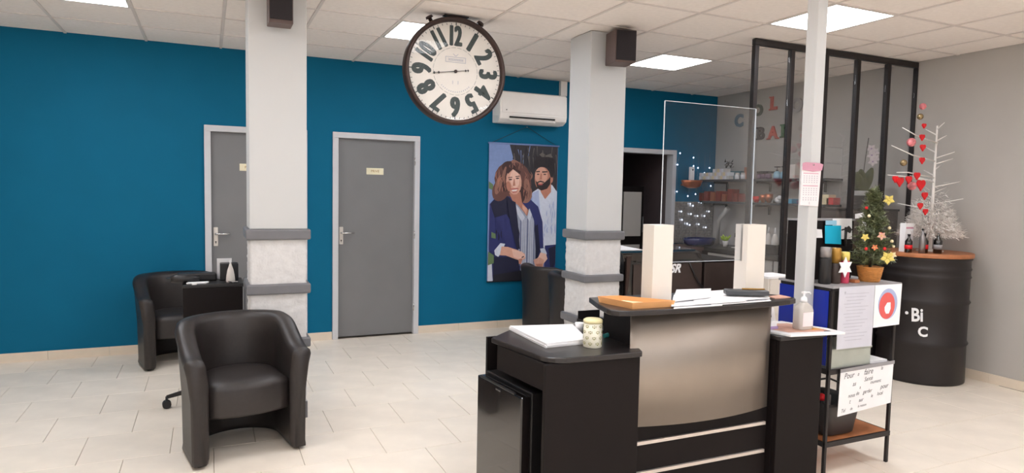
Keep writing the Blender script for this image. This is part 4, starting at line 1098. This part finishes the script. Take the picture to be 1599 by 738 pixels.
# ================================================================== BARREL + WHITE TREE
bx, by, br = 5.515, 3.66, .33
t = thing('barrel_table', 'black oil drum table with a wooden top and white lettering', 'table', (bx, by, 0))
pf = [(br-.01, 0), (br, .008), (br, .03)]
for z in (.34, .36, .68, .70): pass
for z0 in (.33, .67):
    pf += [(br-.004, z0-.02), (br+.008, z0), (br-.004, z0+.02)]
pf += [(br-.004, .86), (br+.004, .875), (br-.004, .89), (br-.004, .925), (br+.004, .94), (br-.004, .955), (br-.004, 1.01), (br+.006, 1.02), (br+.006, 1.035)]
part('drum', M().lathe(pf, (bx, by, 0), 56), 'steelframe', t)
part('wooden_top', M().lathe([(br+.012, 1.035), (br+.014, 1.038), (br+.014, 1.066), (br+.010, 1.07)], (bx, by, 0), 56), 'wood', t)
def barrel_text(txt, size, ang, z, tilt=0, sx=1, off=.004):
    me = textmesh(txt, size, 0, off)
    m = M(); Rt = Matrix.Rotation(tilt, 4, 'Z')
    vs = []
    for v in me.vertices:
        c_ = Rt @ v.co; a = ang+c_.x*sx/br; r = br+.0015
        vs.append((bx+r*math.cos(a), by+r*math.sin(a), z+c_.y))
    m.add(vs, [tuple(p.vertices) for p in me.polygons]); return m
part('lettering', barrel_text('Bi', .15, math.radians(208), .565, math.radians(4), .75), 'paper', t)
part('lettering', barrel_text('C', .11, math.radians(216), .435, 0, .9), 'paper', t)
part('lettering_dot', barrel_text('.', .15, math.radians(195), .615, 0, 1), 'paper', t)
ZB = 1.07
t = thing('white_christmas_tree', 'white tinsel Christmas tree with red hearts and baubles on the barrel', 'christmas tree', (bx+.02, by, ZB))
wx, wy = bx+.02, by-.02
part('trunk', M().tube([(wx, wy, ZB), (wx, wy, ZB+1.05)], [.016, .006], 8), 'fur', t)
part('stand', M().lathe([(.10, 0), (.10, .01), (.03, .02)], (wx, wy, ZB), 20), 'fur', t)
random.seed(9); fm = M()
for i in range(4200):
    z = abs(random.gauss(0, .13)); a = random.uniform(0, 2*PI); rr_ = (.22*math.exp(-z*3.2)+.03)*math.sqrt(random.uniform(.15, 1))
    p = Vector((wx+rr_*math.cos(a), wy+rr_*math.sin(a), ZB+.13+z)); dd = Vector((math.cos(a)+random.uniform(-.6, .6), math.sin(a)+random.uniform(-.6, .6), random.uniform(-.7, .7))).normalized()
    w_ = dd.cross(Vector((random.uniform(-1, 1), .3, 1))).normalized()*.0036; q = p+dd*random.uniform(.02, .05)
    fm.add([p-w_, p+w_, q+w_*.3, q-w_*.3], [(0, 1, 2, 3)])
part('tinsel', fm, 'fur', t, kind='stuff')
br_ = [((1432,212),(1409,199)), ((1425,242),(1392,227)), ((1418,269),(1400,269)), ((1420,276),(1386,273))]
for (a, b) in br_:
    part('branch', M().tube([(wx, wy, px(*a, wy-.1).z-.03), px(*a, wy-.1), px(*b, wy-.16)], [.006, .005, .0025], 6), 'fur', t)
for i in range(16):
    z = ZB+.30+i*.048; a = i*2.4; rr_ = .26*(1-i/18)+.03
    if math.cos(a) < -.15 and math.sin(a) < .6: a += PI
    e_ = Vector((wx+rr_*math.cos(a), wy+rr_*math.sin(a)*.9, z+.05))
    part('branch', M().tube([(wx, wy, z), e_], [.006, .0025], 6), 'fur', t)
for (x, y, r, mt) in ((1423,222,.034,'redwhite'), (1437,182,.024,'baublegold'), (1441,166,.026,'redwhite'), (1411,254,.026,'baublegold'), (1424,290,.034,'redwhite')):
    part('bauble', M().ball(px(x, y, wy-.13), r, 16), mt, t)
def heart(c_, s_, par):
    pts = []
    for i in range(24):
        q = 2*PI*i/24; pts.append((c_.x+s_*.062*16*math.sin(q)**3, c_.z+s_*.062*(13*math.cos(q)-5*math.cos(2*q)-2*math.cos(3*q)-math.cos(4*q))))
    part('heart', M().prism_y(pts, c_.y-.006, c_.y+.006), 'red', par, bevel=.002)
for (x, y, s_) in ((1405,283,.042), (1440,214,.028), (1441,230,.030), (1440,250,.03), (1419,280,.034), (1432,274,.034), (1438,288,.05), (1444,305,.034), (1437,321,.03), (1398,279,.03), (1443,196,.022), (1445,330,.028)):
    heart(px(x, y, wy-.15+.002*(x % 5)), s_, t)
t = thing('gift_box', 'small white and pink box on the barrel under the white tree', 'box', (5.17, 3.5, ZB))
gb = px(1408, 392, 3.56)
part('box', M().box(5.245, 5.345, 3.66, 3.71, ZB, ZB+.235), 'paper', t)
part('print', M().box(5.25, 5.34, 3.6585, 3.6598, ZB+.19, ZB+.205), 'calpink', t)
def bottle(x, y, h, r, body, label, cap='black', group='bottles on the barrel', dot=True):
    t = thing('bottle', label, 'bottle', (x, y, ZB), group=group)
    part('body', M().lathe([(r, 0), (r, h*.62), (r*.35, h*.8), (r*.35, h*.93)], (x, y, ZB), 14), body, t)
    part('cap', M().lathe([(r*.42, h*.93), (r*.42, h), (.0001, h+.001)], (x, y, ZB), 12), cap, t)
    if dot: part('label', M().lathe([(r+.0008, h*.2), (r+.0008, h*.42)], (x, y, ZB), 14), 'red' if cap != 'silver' else 'greytop', t)
bottle(5.205, 3.60, .15, .028, 'gloss', 'dark bottle with a red label at the left edge of the barrel top')
bottle(5.255, 3.52, .20, .024, 'silver', 'silver grey bottle near the front of the barrel top', 'black', dot=False)
bottle(5.325, 3.55, .16, .030, 'gloss', 'dark bottle with a red label, second from the left edge', 'black')
bottle(5.39, 3.48, .17, .032, 'gloss', 'dark bottle with a grey label in front of the white tree', 'silver')

# ================================================================== GLASS PARTITION
t = thing('glass_partition', 'black framed glass partition in front of the grey bar wall', 'partition', (4.92, 4.1, 0))
PX_ = [3.95+.387*k for k in range(6)]; PYp = 4.09
for k_, x in enumerate(PX_): part('post', M().box(x-.02, x+.02, PYp-.02, PYp+.02, 0, H-.052), 'steelframe', t, bevel=.002)
part('top_rail', M().box(PX_[0]-.02, PX_[-1]+.0, PYp-.02, PYp+.02, H-.05, H-.003), 'steelframe', t, bevel=.002)
for k_ in range(5):
    a, b = PX_[k_]+.021, PX_[k_+1]-.021
    part('rail', M().box(a, b, PYp-.015, PYp+.015, .70, .74), 'steelframe', t)
    part('lower_panel', M().box(a, b, PYp-.006, PYp+.006, .01, .699), 'brown', t)
    part('glass_pane', M().box(a, b, PYp-.003, PYp+.003, .741, H-.053), 'pane', t)

# ================================================================== BAR AREA
# low cabinet + orchid behind the glass
t = thing('dark_sideboard', 'tall dark sideboard behind the right glass panes, orchid on top', 'sideboard', (5.45, 4.35, 0))
part('body', M().box(5.05, 5.87, 4.18, 4.55, 0, 1.39), 'brown', t, bevel=.004)
part('top', M().box(5.04, 5.875, 4.17, 4.56, 1.39, 1.41), 'blacklam', t)
part('raised_box', M().box(5.42, 5.54, 4.19, 4.30, 1.41, 1.53), 'blacklam', t)
ox_, oy_, oz = 5.615, 4.38, 1.41
t = thing('potted_orchid', 'white flowering orchid in a pale grey pot behind the glass', 'plant', (ox_, oy_, oz))
part('pot', M().lathe([(.085, 0), (.09, .005), (.125, .15), (.128, .165), (.118, .165), (.10, .14), (.0001, .138)], (ox_, oy_, oz), 28), 'white', t)
def leafblade(base, tip, w_, bow, name='leaf', par=None, mt='leaf'):
    base, tip = Vector(base), Vector(tip); d = tip-base; side = d.cross(Vector((-.8, -.6, 0))).normalized(); nrm = side.cross(d).normalized(); m = M(); vs = []
    for i in range(9):
        f = i/8; ww = w_*math.sin(PI*min(1, f*.85+.12))**.7; p = base+d*f+nrm*bow*math.sin(PI*f)
        vs += [p-side*ww, p+nrm*ww*.15, p+side*ww]
    m.add(vs, [(i*3+j, i*3+j+1, i*3+j+4, i*3+j+3) for i in range(8) for j in range(2)], 0, True)
    o = part(name, m, mt, par); s_ = o.modifiers.new('solid', 'SOLIDIFY'); s_.thickness = .003
    return o
for (dx, dz, w_) in ((-.16, .22, .045), (-.09, .25, .05), (-.02, .16, .045), (.10, .27, .048), (.07, .2, .045), (-.2, .04, .03), (.16, .02, .03)):
    leafblade((ox_, oy_, oz+.14), (ox_+dx*.8, oy_-.04, oz+.14+dz*.9), w_, -.02, par=t)
part('flower_stem', M().tube([(ox_, oy_, oz+.14), (ox_-.01, oy_-.02, oz+.34), (ox_+.0, oy_-.03, oz+.52), (ox_+.02, oy_-.03, oz+.66)], .004, 6), 'stem', t)
for (dx, dz) in ((.05, .50), (.09, .53), (.07, .44), (.10, .47), (.04, .56)):
    flower((ox_+dx, oy_-.05, oz+dz), .045, 'petal', 'lilac', par=t)
# grey cupboard
t = thing('grey_cupboard', 'tall dark grey cupboard just left of the slim white post', 'cupboard', (4.67, 4.4, 0))
part('body', M().box(4.66, 4.99, 4.27, 4.37, 0, 1.18), 'silverkey', t, bevel=.003)
part('door', M().box(4.67, 4.98, 4.258, 4.269, .06, 1.16), 'silverkey', t)
for k_, (x, h, lb) in enumerate(((4.70, .09, 'short clear glass tumbler at the left on the grey cupboard'), (4.77, .07, 'low glass tumbler at the right on the grey cupboard'))):
    single('glass_tumbler', M().lathe([(.022, 0), (.026, h), (.023, h), (.019, .006), (.0001, .006)], (x, 4.32, 1.18), 16), 'towel', lb, 'glass', (x, 4.32, 1.18), 'tumblers on the grey cupboard')
# bar worktops
t = thing('bar_worktop', 'dark L shaped bar worktop along the grey wall and blue wall', 'worktop', (5.5, 5.6, 0))
part('top', M().box(5.28, 5.875, 4.62, 6.69, .86, .90), 'black', t)
part('top', M().box(4.75, 5.28, 6.15, 6.60, .86, .90), 'counter_reflection_tint', t, label='worktop section coloured with the reddish reflection in the screen')
for i in range(3):
    y = 4.62+i*.50
    part('cabinet_door', M().box(5.305, 5.32, y+.01, y+.49, .10, .84), 'grey_wall', t, bevel=.002)
part('carcass', M().box(5.321, 5.87, 4.62, 6.68, 0, .86), 'blacklam', t)
part('carcass', M().box(4.78, 5.3, 6.2, 6.55, 0, .86), 'counter_reflection_tint', t)
# mosaic splashback
t = thing('mosaic_panel', 'silver grey mosaic splashback on the blue wall beside the doorway', 'splashback', (5.56, YB-.005, .9))
part('backing', M().box(5.268, 5.87, YB-.006, YB-.001, .905, 1.42), 'grout', t)
m = M()
for i in range(18):
    for j in range(15):
        x = 5.27+i*.0333; z = .907+j*.0342; m.box(x+.001, x+.0313, YB-.010-.002*((i*7+j*3) % 3), YB-.006, z, z+.0322)
part('mosaic_tiles', m, 'mosaic', t, kind='stuff')
# shelves
def shelf(z, label):
    t = thing('wall_shelf', label, 'shelf', (5.75, 5.73, z), group='bar wall shelves')
    part('board', M().box(5.62, 5.875, 4.80, 6.66, z-.025, z), 'silverkey', t, bevel=.002)
    for y in (5.0, 5.75, 6.45): part('bracket', M().box(5.66, 5.87, y-.01, y+.01, z-.05, z-.025).box(5.855, 5.875, y-.01, y+.01, z-.14, z-.05), 'black', t)
SZ1, SZ2 = 1.70, 1.435
shelf(SZ1, 'upper dark shelf on the grey bar wall')
shelf(SZ2, 'lower dark shelf on the grey bar wall')
# upper shelf goods
def px5(x, X=5.66):
    """Y on the plane X for an image column at about eye height"""
    d = fw + rt*(x-799.5)/FPX - up*(280-369)/FPX
    return d.y*(X/d.x)
random.seed(21)
tb = None; GR = 'dye tube boxes on the upper bar shelf'
cols = ['paper', 'towel', 'cream', 'petal']
prot = {}
for r_ in range(3):
    for k_ in range(14):
        x = 1096+k_*3.3+r_*.8
        if r_ == 2 and not (6 <= k_ <= 11): continue
        mt = cols[(k_*5+r_*3) % 4]; y = px5(x)
        lb = 'small pale dye box in the crowded left half of the upper shelf'
        loc = (5.665, y, SZ1+r_*.043)
        lb = '%s dye box, %s from the left in the %s row on the upper shelf' % ({'paper': 'white', 'towel': 'light grey', 'cream': 'cream', 'petal': 'pale pink'}[mt],
              ('first', 'second', 'third', 'fourth', 'fifth', 'sixth', 'seventh', 'eighth', 'ninth', 'tenth', 'eleventh', 'twelfth', 'thirteenth', 'fourteenth')[k_-(6 if r_ == 2 else 0)], ('bottom', 'middle', 'top')[r_])
        if mt not in prot:
            prot[mt] = single('dye_box', M().box(-.035, .035, -.022, .022, 0, .041), mt, lb, 'box', loc, GR, local=True)
        else:
            o = prot[mt].copy(); C.objects.link(o); o.location = loc; o['label'] = lb
def sbox(name, x, X, dx, dy, h, mt, z, label, cat, group=None, bevel=.002):
    y = px5(x, X); return single(name, M().box(X-dx, X+dx, y-dy, y+dy, z, z+h), mt, label, cat, (X, y, z), group, bevel)
sbox('teal_box', 1152, 5.75, .05, .09, .10, 'teal', SZ1, 'teal carton at the middle of the upper bar shelf', 'box')
def jar(x, z, r, h, body, cap, label, X=5.67, nm='jar', cat='jar'):
    y = px5(x, X); t = thing(nm, label, cat, (X, y, z))
    part('body', M().lathe([(r, 0), (r, h*.7), (r*.8, h*.75)], (X, y, z), 16), body, t)
    part('lid', M().lathe([(r*.85, h*.75), (r*.85, h), (.0001, h+.001)], (X, y, z), 16), cap, t)
jar(1151, SZ1, .028, .075, 'paper', 'towel', 'white jar before the teal carton, left one')
jar(1160, SZ1, .028, .075, 'paper', 'towel', 'white jar before the teal carton, right one')
sbox('copper_tin', 1168, 5.72, .03, .035, .14, 'copper', SZ1, 'upright copper coloured tin next to the first glass frame post', 'tin')
t = thing('garland', 'dark leafy garland on the pale boxes of the upper bar shelf', 'garland', (5.65, px5(1138), SZ1+.13))
m = M()
for i in range(40):
    p = Vector((5.655+random.uniform(-.03, .03), px5(1138)+random.uniform(-.06, .06), SZ1+.135+random.uniform(-.0, .07))); dd = Vector((random.uniform(-1, 1), random.uniform(-1, 1), random.uniform(-.5, 1))).normalized(); w_ = dd.cross(Vector((0, .2, 1))).normalized()*.01
    m.add([p-w_, p+w_, p+dd*.05], [(0, 1, 2)])
part('leaves', m, 'stem', t, kind='stuff')
for k_, x in enumerate((1186, 1193, 1200)):
    y = px5(x, 5.68); single('purple_jar', M().lathe([(.032, 0), (.035, .05), (.03, .06)], (5.68, y, SZ1), 16), 'purple', ('purple jar nearest the glass post on the upper shelf', 'middle purple jar of three on the upper shelf', 'purple jar nearest the pump bottles on the upper shelf')[k_], 'jar', (5.68, y, SZ1), 'purple jars on the upper bar shelf')
single('black_tray', M().box(5.63, 5.76, px5(1202), px5(1184), SZ1+.062, SZ1+.085), 'black', 'black tray lying on top of the purple jars', 'tray', (5.7, px5(1193), SZ1+.062), bevel=.004)
for x, lb in ((1213, 'pump bottle on the upper shelf, left of the pair'), (1224, 'pump bottle on the upper shelf, right of the pair')):
    y = px5(x, 5.68); t = thing('pump_bottle', lb, 'bottle', (5.68, y, SZ1), group='pump bottles on the upper bar shelf')
    part('body', M().lathe([(.035, 0), (.038, .03), (.034, .07), (.015, .085)], (5.68, y, SZ1), 16), 'skyblue', t)
    part('pump', M().lathe([(.012, .085), (.012, .10), (.004, .10), (.004, .125)], (5.68, y, SZ1), 10).box(5.64, 5.69, y-.04, y+.005, SZ1+.123, SZ1+.133), 'black', t)
sbox('white_carton', 1240, 5.70, .05, .05, .15, 'towel', SZ1, 'white and pink carton on the upper shelf beside the slim post', 'carton')
# lower shelf goods: red and copper bowls and boxes
spec = [(1100, .05, .10, 'copperred', 'first dark red box at the left end of the lower shelf'), (1109, .055, .12, 'copperred', 'second dark red box from the left on the lower shelf'),
        (1119, .05, .11, 'copper', 'copper box between the red boxes on the lower shelf'), (1128, .055, .125, 'copperred', 'tall dark red box right of the copper box, lower shelf'),
        (1137, .045, .09, 'copper', 'low copper box near the middle of the lower shelf'), (1146, .05, .15, 'copperred', 'tallest dark red box on the lower shelf'),
        (1155, .05, .10, 'copperred', 'dark red box right of the tallest one, lower shelf'), (1164, .05, .09, 'copperred', 'dark red box left of the first glass post, lower shelf')]
for x, hw_, h, mt, lb in spec: sbox('gift_box', x, 5.70, .06, hw_*.72, h, mt, SZ2, lb, 'box', 'red boxes on the lower bar shelf', .004)
for x, h, mt, lb in ((1183, .07, 'red', 'small red bowl right of the glass post on the lower shelf'), (1193, .09, 'copper', 'copper bowl, left of the glowing pair on the lower shelf'), (1202, .10, 'copper', 'taller copper bowl beside the white animal figure')):
    y = px5(x, 5.69); single('bowl', M().lathe([(.02, 0), (.045, h*.6), (.042, h), (.038, h), (.035, h*.55), (.0001, .012)], (5.69, y, SZ2), 18), mt, lb, 'bowl', (5.69, y, SZ2), 'bowls on the lower bar shelf')
y = px5(1217, 5.69); t = thing('white_figurine', 'white rounded figurine on the lower shelf beside the copper bowls', 'figurine', (5.69, y, SZ2))
part('body', M().ball((5.69, y, SZ2+.035), .038, 14, sz=.92), 'paper', t); part('head', M().ball((5.67, y-.035, SZ2+.058), .026, 12), 'paper', t)
part('cap', M().lathe([(.02, 0), (.018, .03)], (5.69, y+.05, SZ2), 12), 'black', t)
sbox('turquoise_box', 1238, 5.70, .05, .045, .05, 'babyblue', SZ2, 'flat turquoise box on the lower shelf beside the slim post', 'box')
for (x, z, h, mt, lb) in ((1296, SZ2, .10, 'cream', 'cream box on the lower shelf right of the slim post'), (1303, SZ2, .07, 'red', 'small red box on the lower shelf right of the slim post')):
    sbox('small_box', x, 5.70, .05, .04, h, mt, z, lb, 'box')
# letters
def letter(ch, x, y, size, mt, label):
    d = fw + rt*(x-799.5)/FPX - up*(y-369)/FPX; p = Vector((0, 0, EYE))+d*(5.868/d.x)
    me = textmesh(ch, size, .008, .009)
    ys_ = [v.co.y for v in me.vertices]; me.transform(Matrix.Translation((0, -(min(ys_)+max(ys_))/2, 0)))
    T_ = Matrix.Translation(p) @ Matrix.Rotation(-PI/2, 4, 'Z') @ Matrix.Rotation(PI/2, 4, 'X')
    m = M(); m.mesh(me, T_)
    if ch in 'BLRA':       # slab serifs
        h = max(v.co.y for v in me.vertices); wds = [v.co.x for v in me.vertices]; a, b = min(wds), max(wds)
        def slab(x0, x1, z): m.box(p.x-.008, p.x+.008, p.y-x1, p.y-x0, p.z+z-.008, p.z+z+.008)
        if ch == 'A': slab(a-.012, a+.04, -h+.008); slab(b-.04, b+.012, -h+.008)
        else: slab(a-.018, a+.04, -h+.008); slab(a-.018, a+.03, h-.008)
    single('wall_letter', m, mt, label, 'letter', tuple(p), 'coloured letters on the bar wall')
letter('C', 1154, 188, .20, 'l_blue', 'faded blue letter C on the grey wall seen through the acrylic screen')
letter('O', 1184, 172, .17, 'l_dgreen', 'dark green letter O half behind the first glass frame post')
letter('L', 1208, 161, .20, 'l_red', 'red letter L on the grey bar wall')
letter('O', 1244, 164, .20, 'l_white', 'pale grey letter O in the upper row of wall letters')
letter('R', 1270, 163, .20, 'l_green', 'letter R at the right end of the upper row, behind the post')
letter('B', 1188, 208, .19, 'l_black', 'black letter B on the grey bar wall')
letter('A', 1207, 207, .19, 'l_red', 'red letter A on the grey bar wall')
letter('R', 1226, 204, .19, 'l_green', 'green letter R on the grey bar wall')
# worktop objects
t = thing('basin', 'dark blue oval wash basin on the bar worktop by the mosaic', 'basin', (5.42, 6.35, .90))
m = M(); vs = []; pr = [(.75, 0), (.9, .02), (1.0, .085), (.97, .09), (.88, .03), (.3, .012)]
for s_, z in pr: vs += [(5.40+.22*s_*math.cos(2*PI*i/28), 6.38+.16*s_*math.sin(2*PI*i/28), .90+z) for i in range(28)]
n = 28; m.add(vs, [(j*n+i, j*n+(i+1) % n, (j+1)*n+(i+1) % n, (j+1)*n+i) for j in range(5) for i in range(n)], 0, True)
m.f += [list(range(n))[::-1], [5*n+i for i in range(n)]]; m.m += [0, 0]; m.s += [False, False]
part('bowl', m, 'navy', t)
t = thing('potted_herb', 'tiny lime green plant in a white pot behind the blue basin', 'plant', (5.57, 6.2, .9))
part('pot', M().lathe([(.025, 0), (.035, .07), (.03, .07), (.0001, .06)], (5.60, 6.15, .90), 16), 'towel', t)
for i in range(9):
    a = i*.7; leafblade((5.60, 6.15, .965), (5.60+.06*math.cos(a), 6.15+.06*math.sin(a), 1.01+.015*(i % 3)), .014, .01, par=t, mt='lime')
t = thing('mixer_tap', 'thin dark gooseneck tap right of the lime plant', 'tap', (5.56, 5.95, .9))
part('spout', M().tube([(5.60, 5.98, .90), (5.60, 5.98, 1.05), (5.59, 5.96, 1.08), (5.56, 5.95, 1.07), (5.55, 5.94, 1.03)], .007, 8), 'steelframe', t)
part('base', M().lathe([(.05, 0), (.048, .006), (.015, .01)], (5.60, 5.98, .90), 20), 'towel', t)
t = thing('wall_duct', 'slanted pale grey bracket pipe rising under the lower bar shelf', 'pipe', (5.7, 6.5, .9))
part('pipe', M().tube([(5.70, 6.40, .90), (5.70, 6.40, 1.20), (5.70, 6.24, 1.36)], .028, 12), 'grey_wall', t)
bp = pz(1207, 388, .90)
t = thing('bottle_caddy', 'black caddy on the bar worktop holding white pointed bottles', 'caddy', (5.42, 5.35, .90))
cyy = px5(1208, 5.42)
m = M().box(5.36, 5.47, cyy-.13, cyy+.17, .90, .915).box(5.36, 5.37, cyy-.13, cyy+.17, .915, 1.0).box(5.46, 5.47, cyy-.13, cyy+.17, .915, 1.0).box(5.37, 5.46, cyy-.13, cyy-.12, .915, 1.0).box(5.37, 5.46, cyy+.16, cyy+.17, .915, 1.0)
part('tray', m, 'black', t)
for k_, yy_ in enumerate((cyy+.11, cyy+.03, cyy-.06)):
    lb = ('white pointed applicator bottle at the left of the caddy', 'middle white pointed applicator bottle in the caddy', 'white pointed applicator bottle at the right of the caddy')[k_]
    tt = thing('applicator_bottle', lb, 'bottle', (5.415, yy_, .915), group='applicator bottles in the caddy')
    part('body', M().lathe([(.036, 0), (.038, .12), (.028, .165), (.014, .20)], (5.415, yy_, .915), 16), 'towel', tt)
    part('nozzle', M().lathe([(.013, .20), (.003, .265), (.0001, .266)], (5.415, yy_, .915), 12), 'paper', tt)
# glowing dots added in place of reflections in the acrylic screen
t = thing('reflection_dots', 'tiny cold white glowing dots standing in for reflections in the acrylic screen', 'reflection dots', (5.5, 6.6, 1.0))
bm_ = M(); wm_ = M()
FL = [[(1062,239),(1058,257),(1057,299),(1064,330),(1065,343)], [(1083,246),(1083,259),(1074,306),(1078,318),(1079,334),(1073,349)],
      [(1090,262),(1086,303),(1082,321),(1089,337),(1077,351)], [(1100,270),(1095,316),(1100,337),(1091,350)], [(1108,262),(1110,290),(1103,309),(1107,330),(1102,355)]]
for ln in FL:
    pts = [px(a, b, YB-.034) for a, b in ln]
    for p in pts: bm_.ball(p, .0085, 6)
    wm_.tube([(pts[0].x, pts[0].y, 2.04)]+pts, .0008, 4)
part('glow_dots', bm_, 'bulb', t, kind='stuff'); part('dot_wire', wm_, 'chrome', t)
# copper round shelf with dispenser
t = thing('copper_wall_bowl', 'round copper wall bowl beside the doorway behind the acrylic screen', 'wall bowl', (5.36, 6.6, 1.60))
m = M(); vs = []; pr = [(.4, -.06), (.8, -.035), (1.0, .03), (.98, .035), (.76, -.025), (.35, -.045)]
for s_, z in pr: vs += [(5.37+.15*s_*math.cos(2*PI*i/24), 6.52+.09*s_*math.sin(2*PI*i/24), 1.65+z) for i in range(24)]
n = 24; m.add(vs, [(j*n+i, j*n+(i+1) % n, (j+1)*n+(i+1) % n, (j+1)*n+i) for j in range(5) for i in range(n)], 0, True)
m.f += [list(range(n))[::-1], [5*n+i for i in range(n)]]; m.m += [0, 0]; m.s += [False, False]
part('bowl', m, 'copper', t)
part('wall_bracket', M().box(5.35, 5.39, 6.59, 6.70, 1.62, 1.64), 'copper', t)
t = thing('soap_dispenser', 'slim white dispenser standing in the copper wall bowl', 'dispenser', (5.36, 6.52, 1.61))
part('body', M().box(5.335, 5.39, 6.50, 6.54, 1.606, 1.845), 'paper', t, bevel=.004)
part('sensor', M().lathe([(.010, 0), (.010, .002)], (5.362, 6.4995, 1.81), 10, axis='y'), 'darkslot', t)

# ================================================================== CONSOLE behind the counter
t = thing('glossy_console', 'glossy black rounded machine with white lettering behind the counter', 'machine', (3.45, 4.75, 0))
prof = [(4.50, .30), (4.50, .96), (4.53, 1.02), (4.60, 1.035), (5.05, 1.045), (5.10, 1.0), (5.10, 0), (4.56, 0), (4.56, .30)]
part('body', xprism(prof, 3.05, 3.86), 'gloss', t, bevel=.012)
part('front_panel', M().box(3.14, 3.84, 4.488, 4.499, .62, .93), 'brown', t, bevel=.003)
part('side_trim', M().prism_y([(3.07, 1.0), (3.11, 1.0), (3.085, .70), (3.065, .66)], 4.484, 4.499), 'clockrim', t)
part('handle', M().tube([(3.16, 4.48, .955), (3.80, 4.48, .945)], .008, 8), 'steelframe', t)
part('lettering', M().mesh(textmesh('SR', .10, 0, .004, .35), face_y(3.555, 4.4875, .885)), 'paper', t)
part('cable', M().tube([(3.70, 4.482, .93), (3.76, 4.478, .82), (3.82, 4.478, .74), (3.86, 4.48, .71)], .007, 6), 'black', t)
t = thing('paper_sheet', 'white sheet of paper on the left of the black machine', 'paper', (3.2, 4.75, 1.05))
part('sheet', M().add([(3.055, 4.60, 1.0365), (3.30, 4.60, 1.0365), (3.30, 4.98, 1.048), (3.055, 4.98, 1.048), (3.055, 4.60, 1.0405), (3.30, 4.60, 1.0405), (3.30, 4.98, 1.052), (3.055, 4.98, 1.052)],
     [(3,2,1,0), (4,5,6,7), (0,1,5,4), (2,3,7,6), (1,2,6,5), (3,0,4,7)]), 'paper', t)
t = thing('brown_cabinet', 'dark brown cabinet right of the glossy black machine', 'cabinet', (4.07, 4.72, 0))
part('body', M().box(3.88, 4.24, 4.50, 5.0, 0, .93), 'brown', t, bevel=.006)
part('top', M().box(3.87, 4.25, 4.49, 5.01, .93, .95), 'blacklam', t)
t = thing('white_drawer_unit', 'small white drawer unit seen right of the right screen support', 'drawer unit', (4.15, 3.85, 0))
part('body', M().box(3.90, 4.16, 3.80, 4.02, 0, .875), 'melamine', t, bevel=.003)
part('top', M().box(3.895, 4.165, 3.795, 4.025, .875, .89), 'paper', t)
for z in (.60, .74): part('drawer', M().box(3.91, 4.15, 3.788, 3.799, z, z+.125), 'melamine', t, bevel=.002)
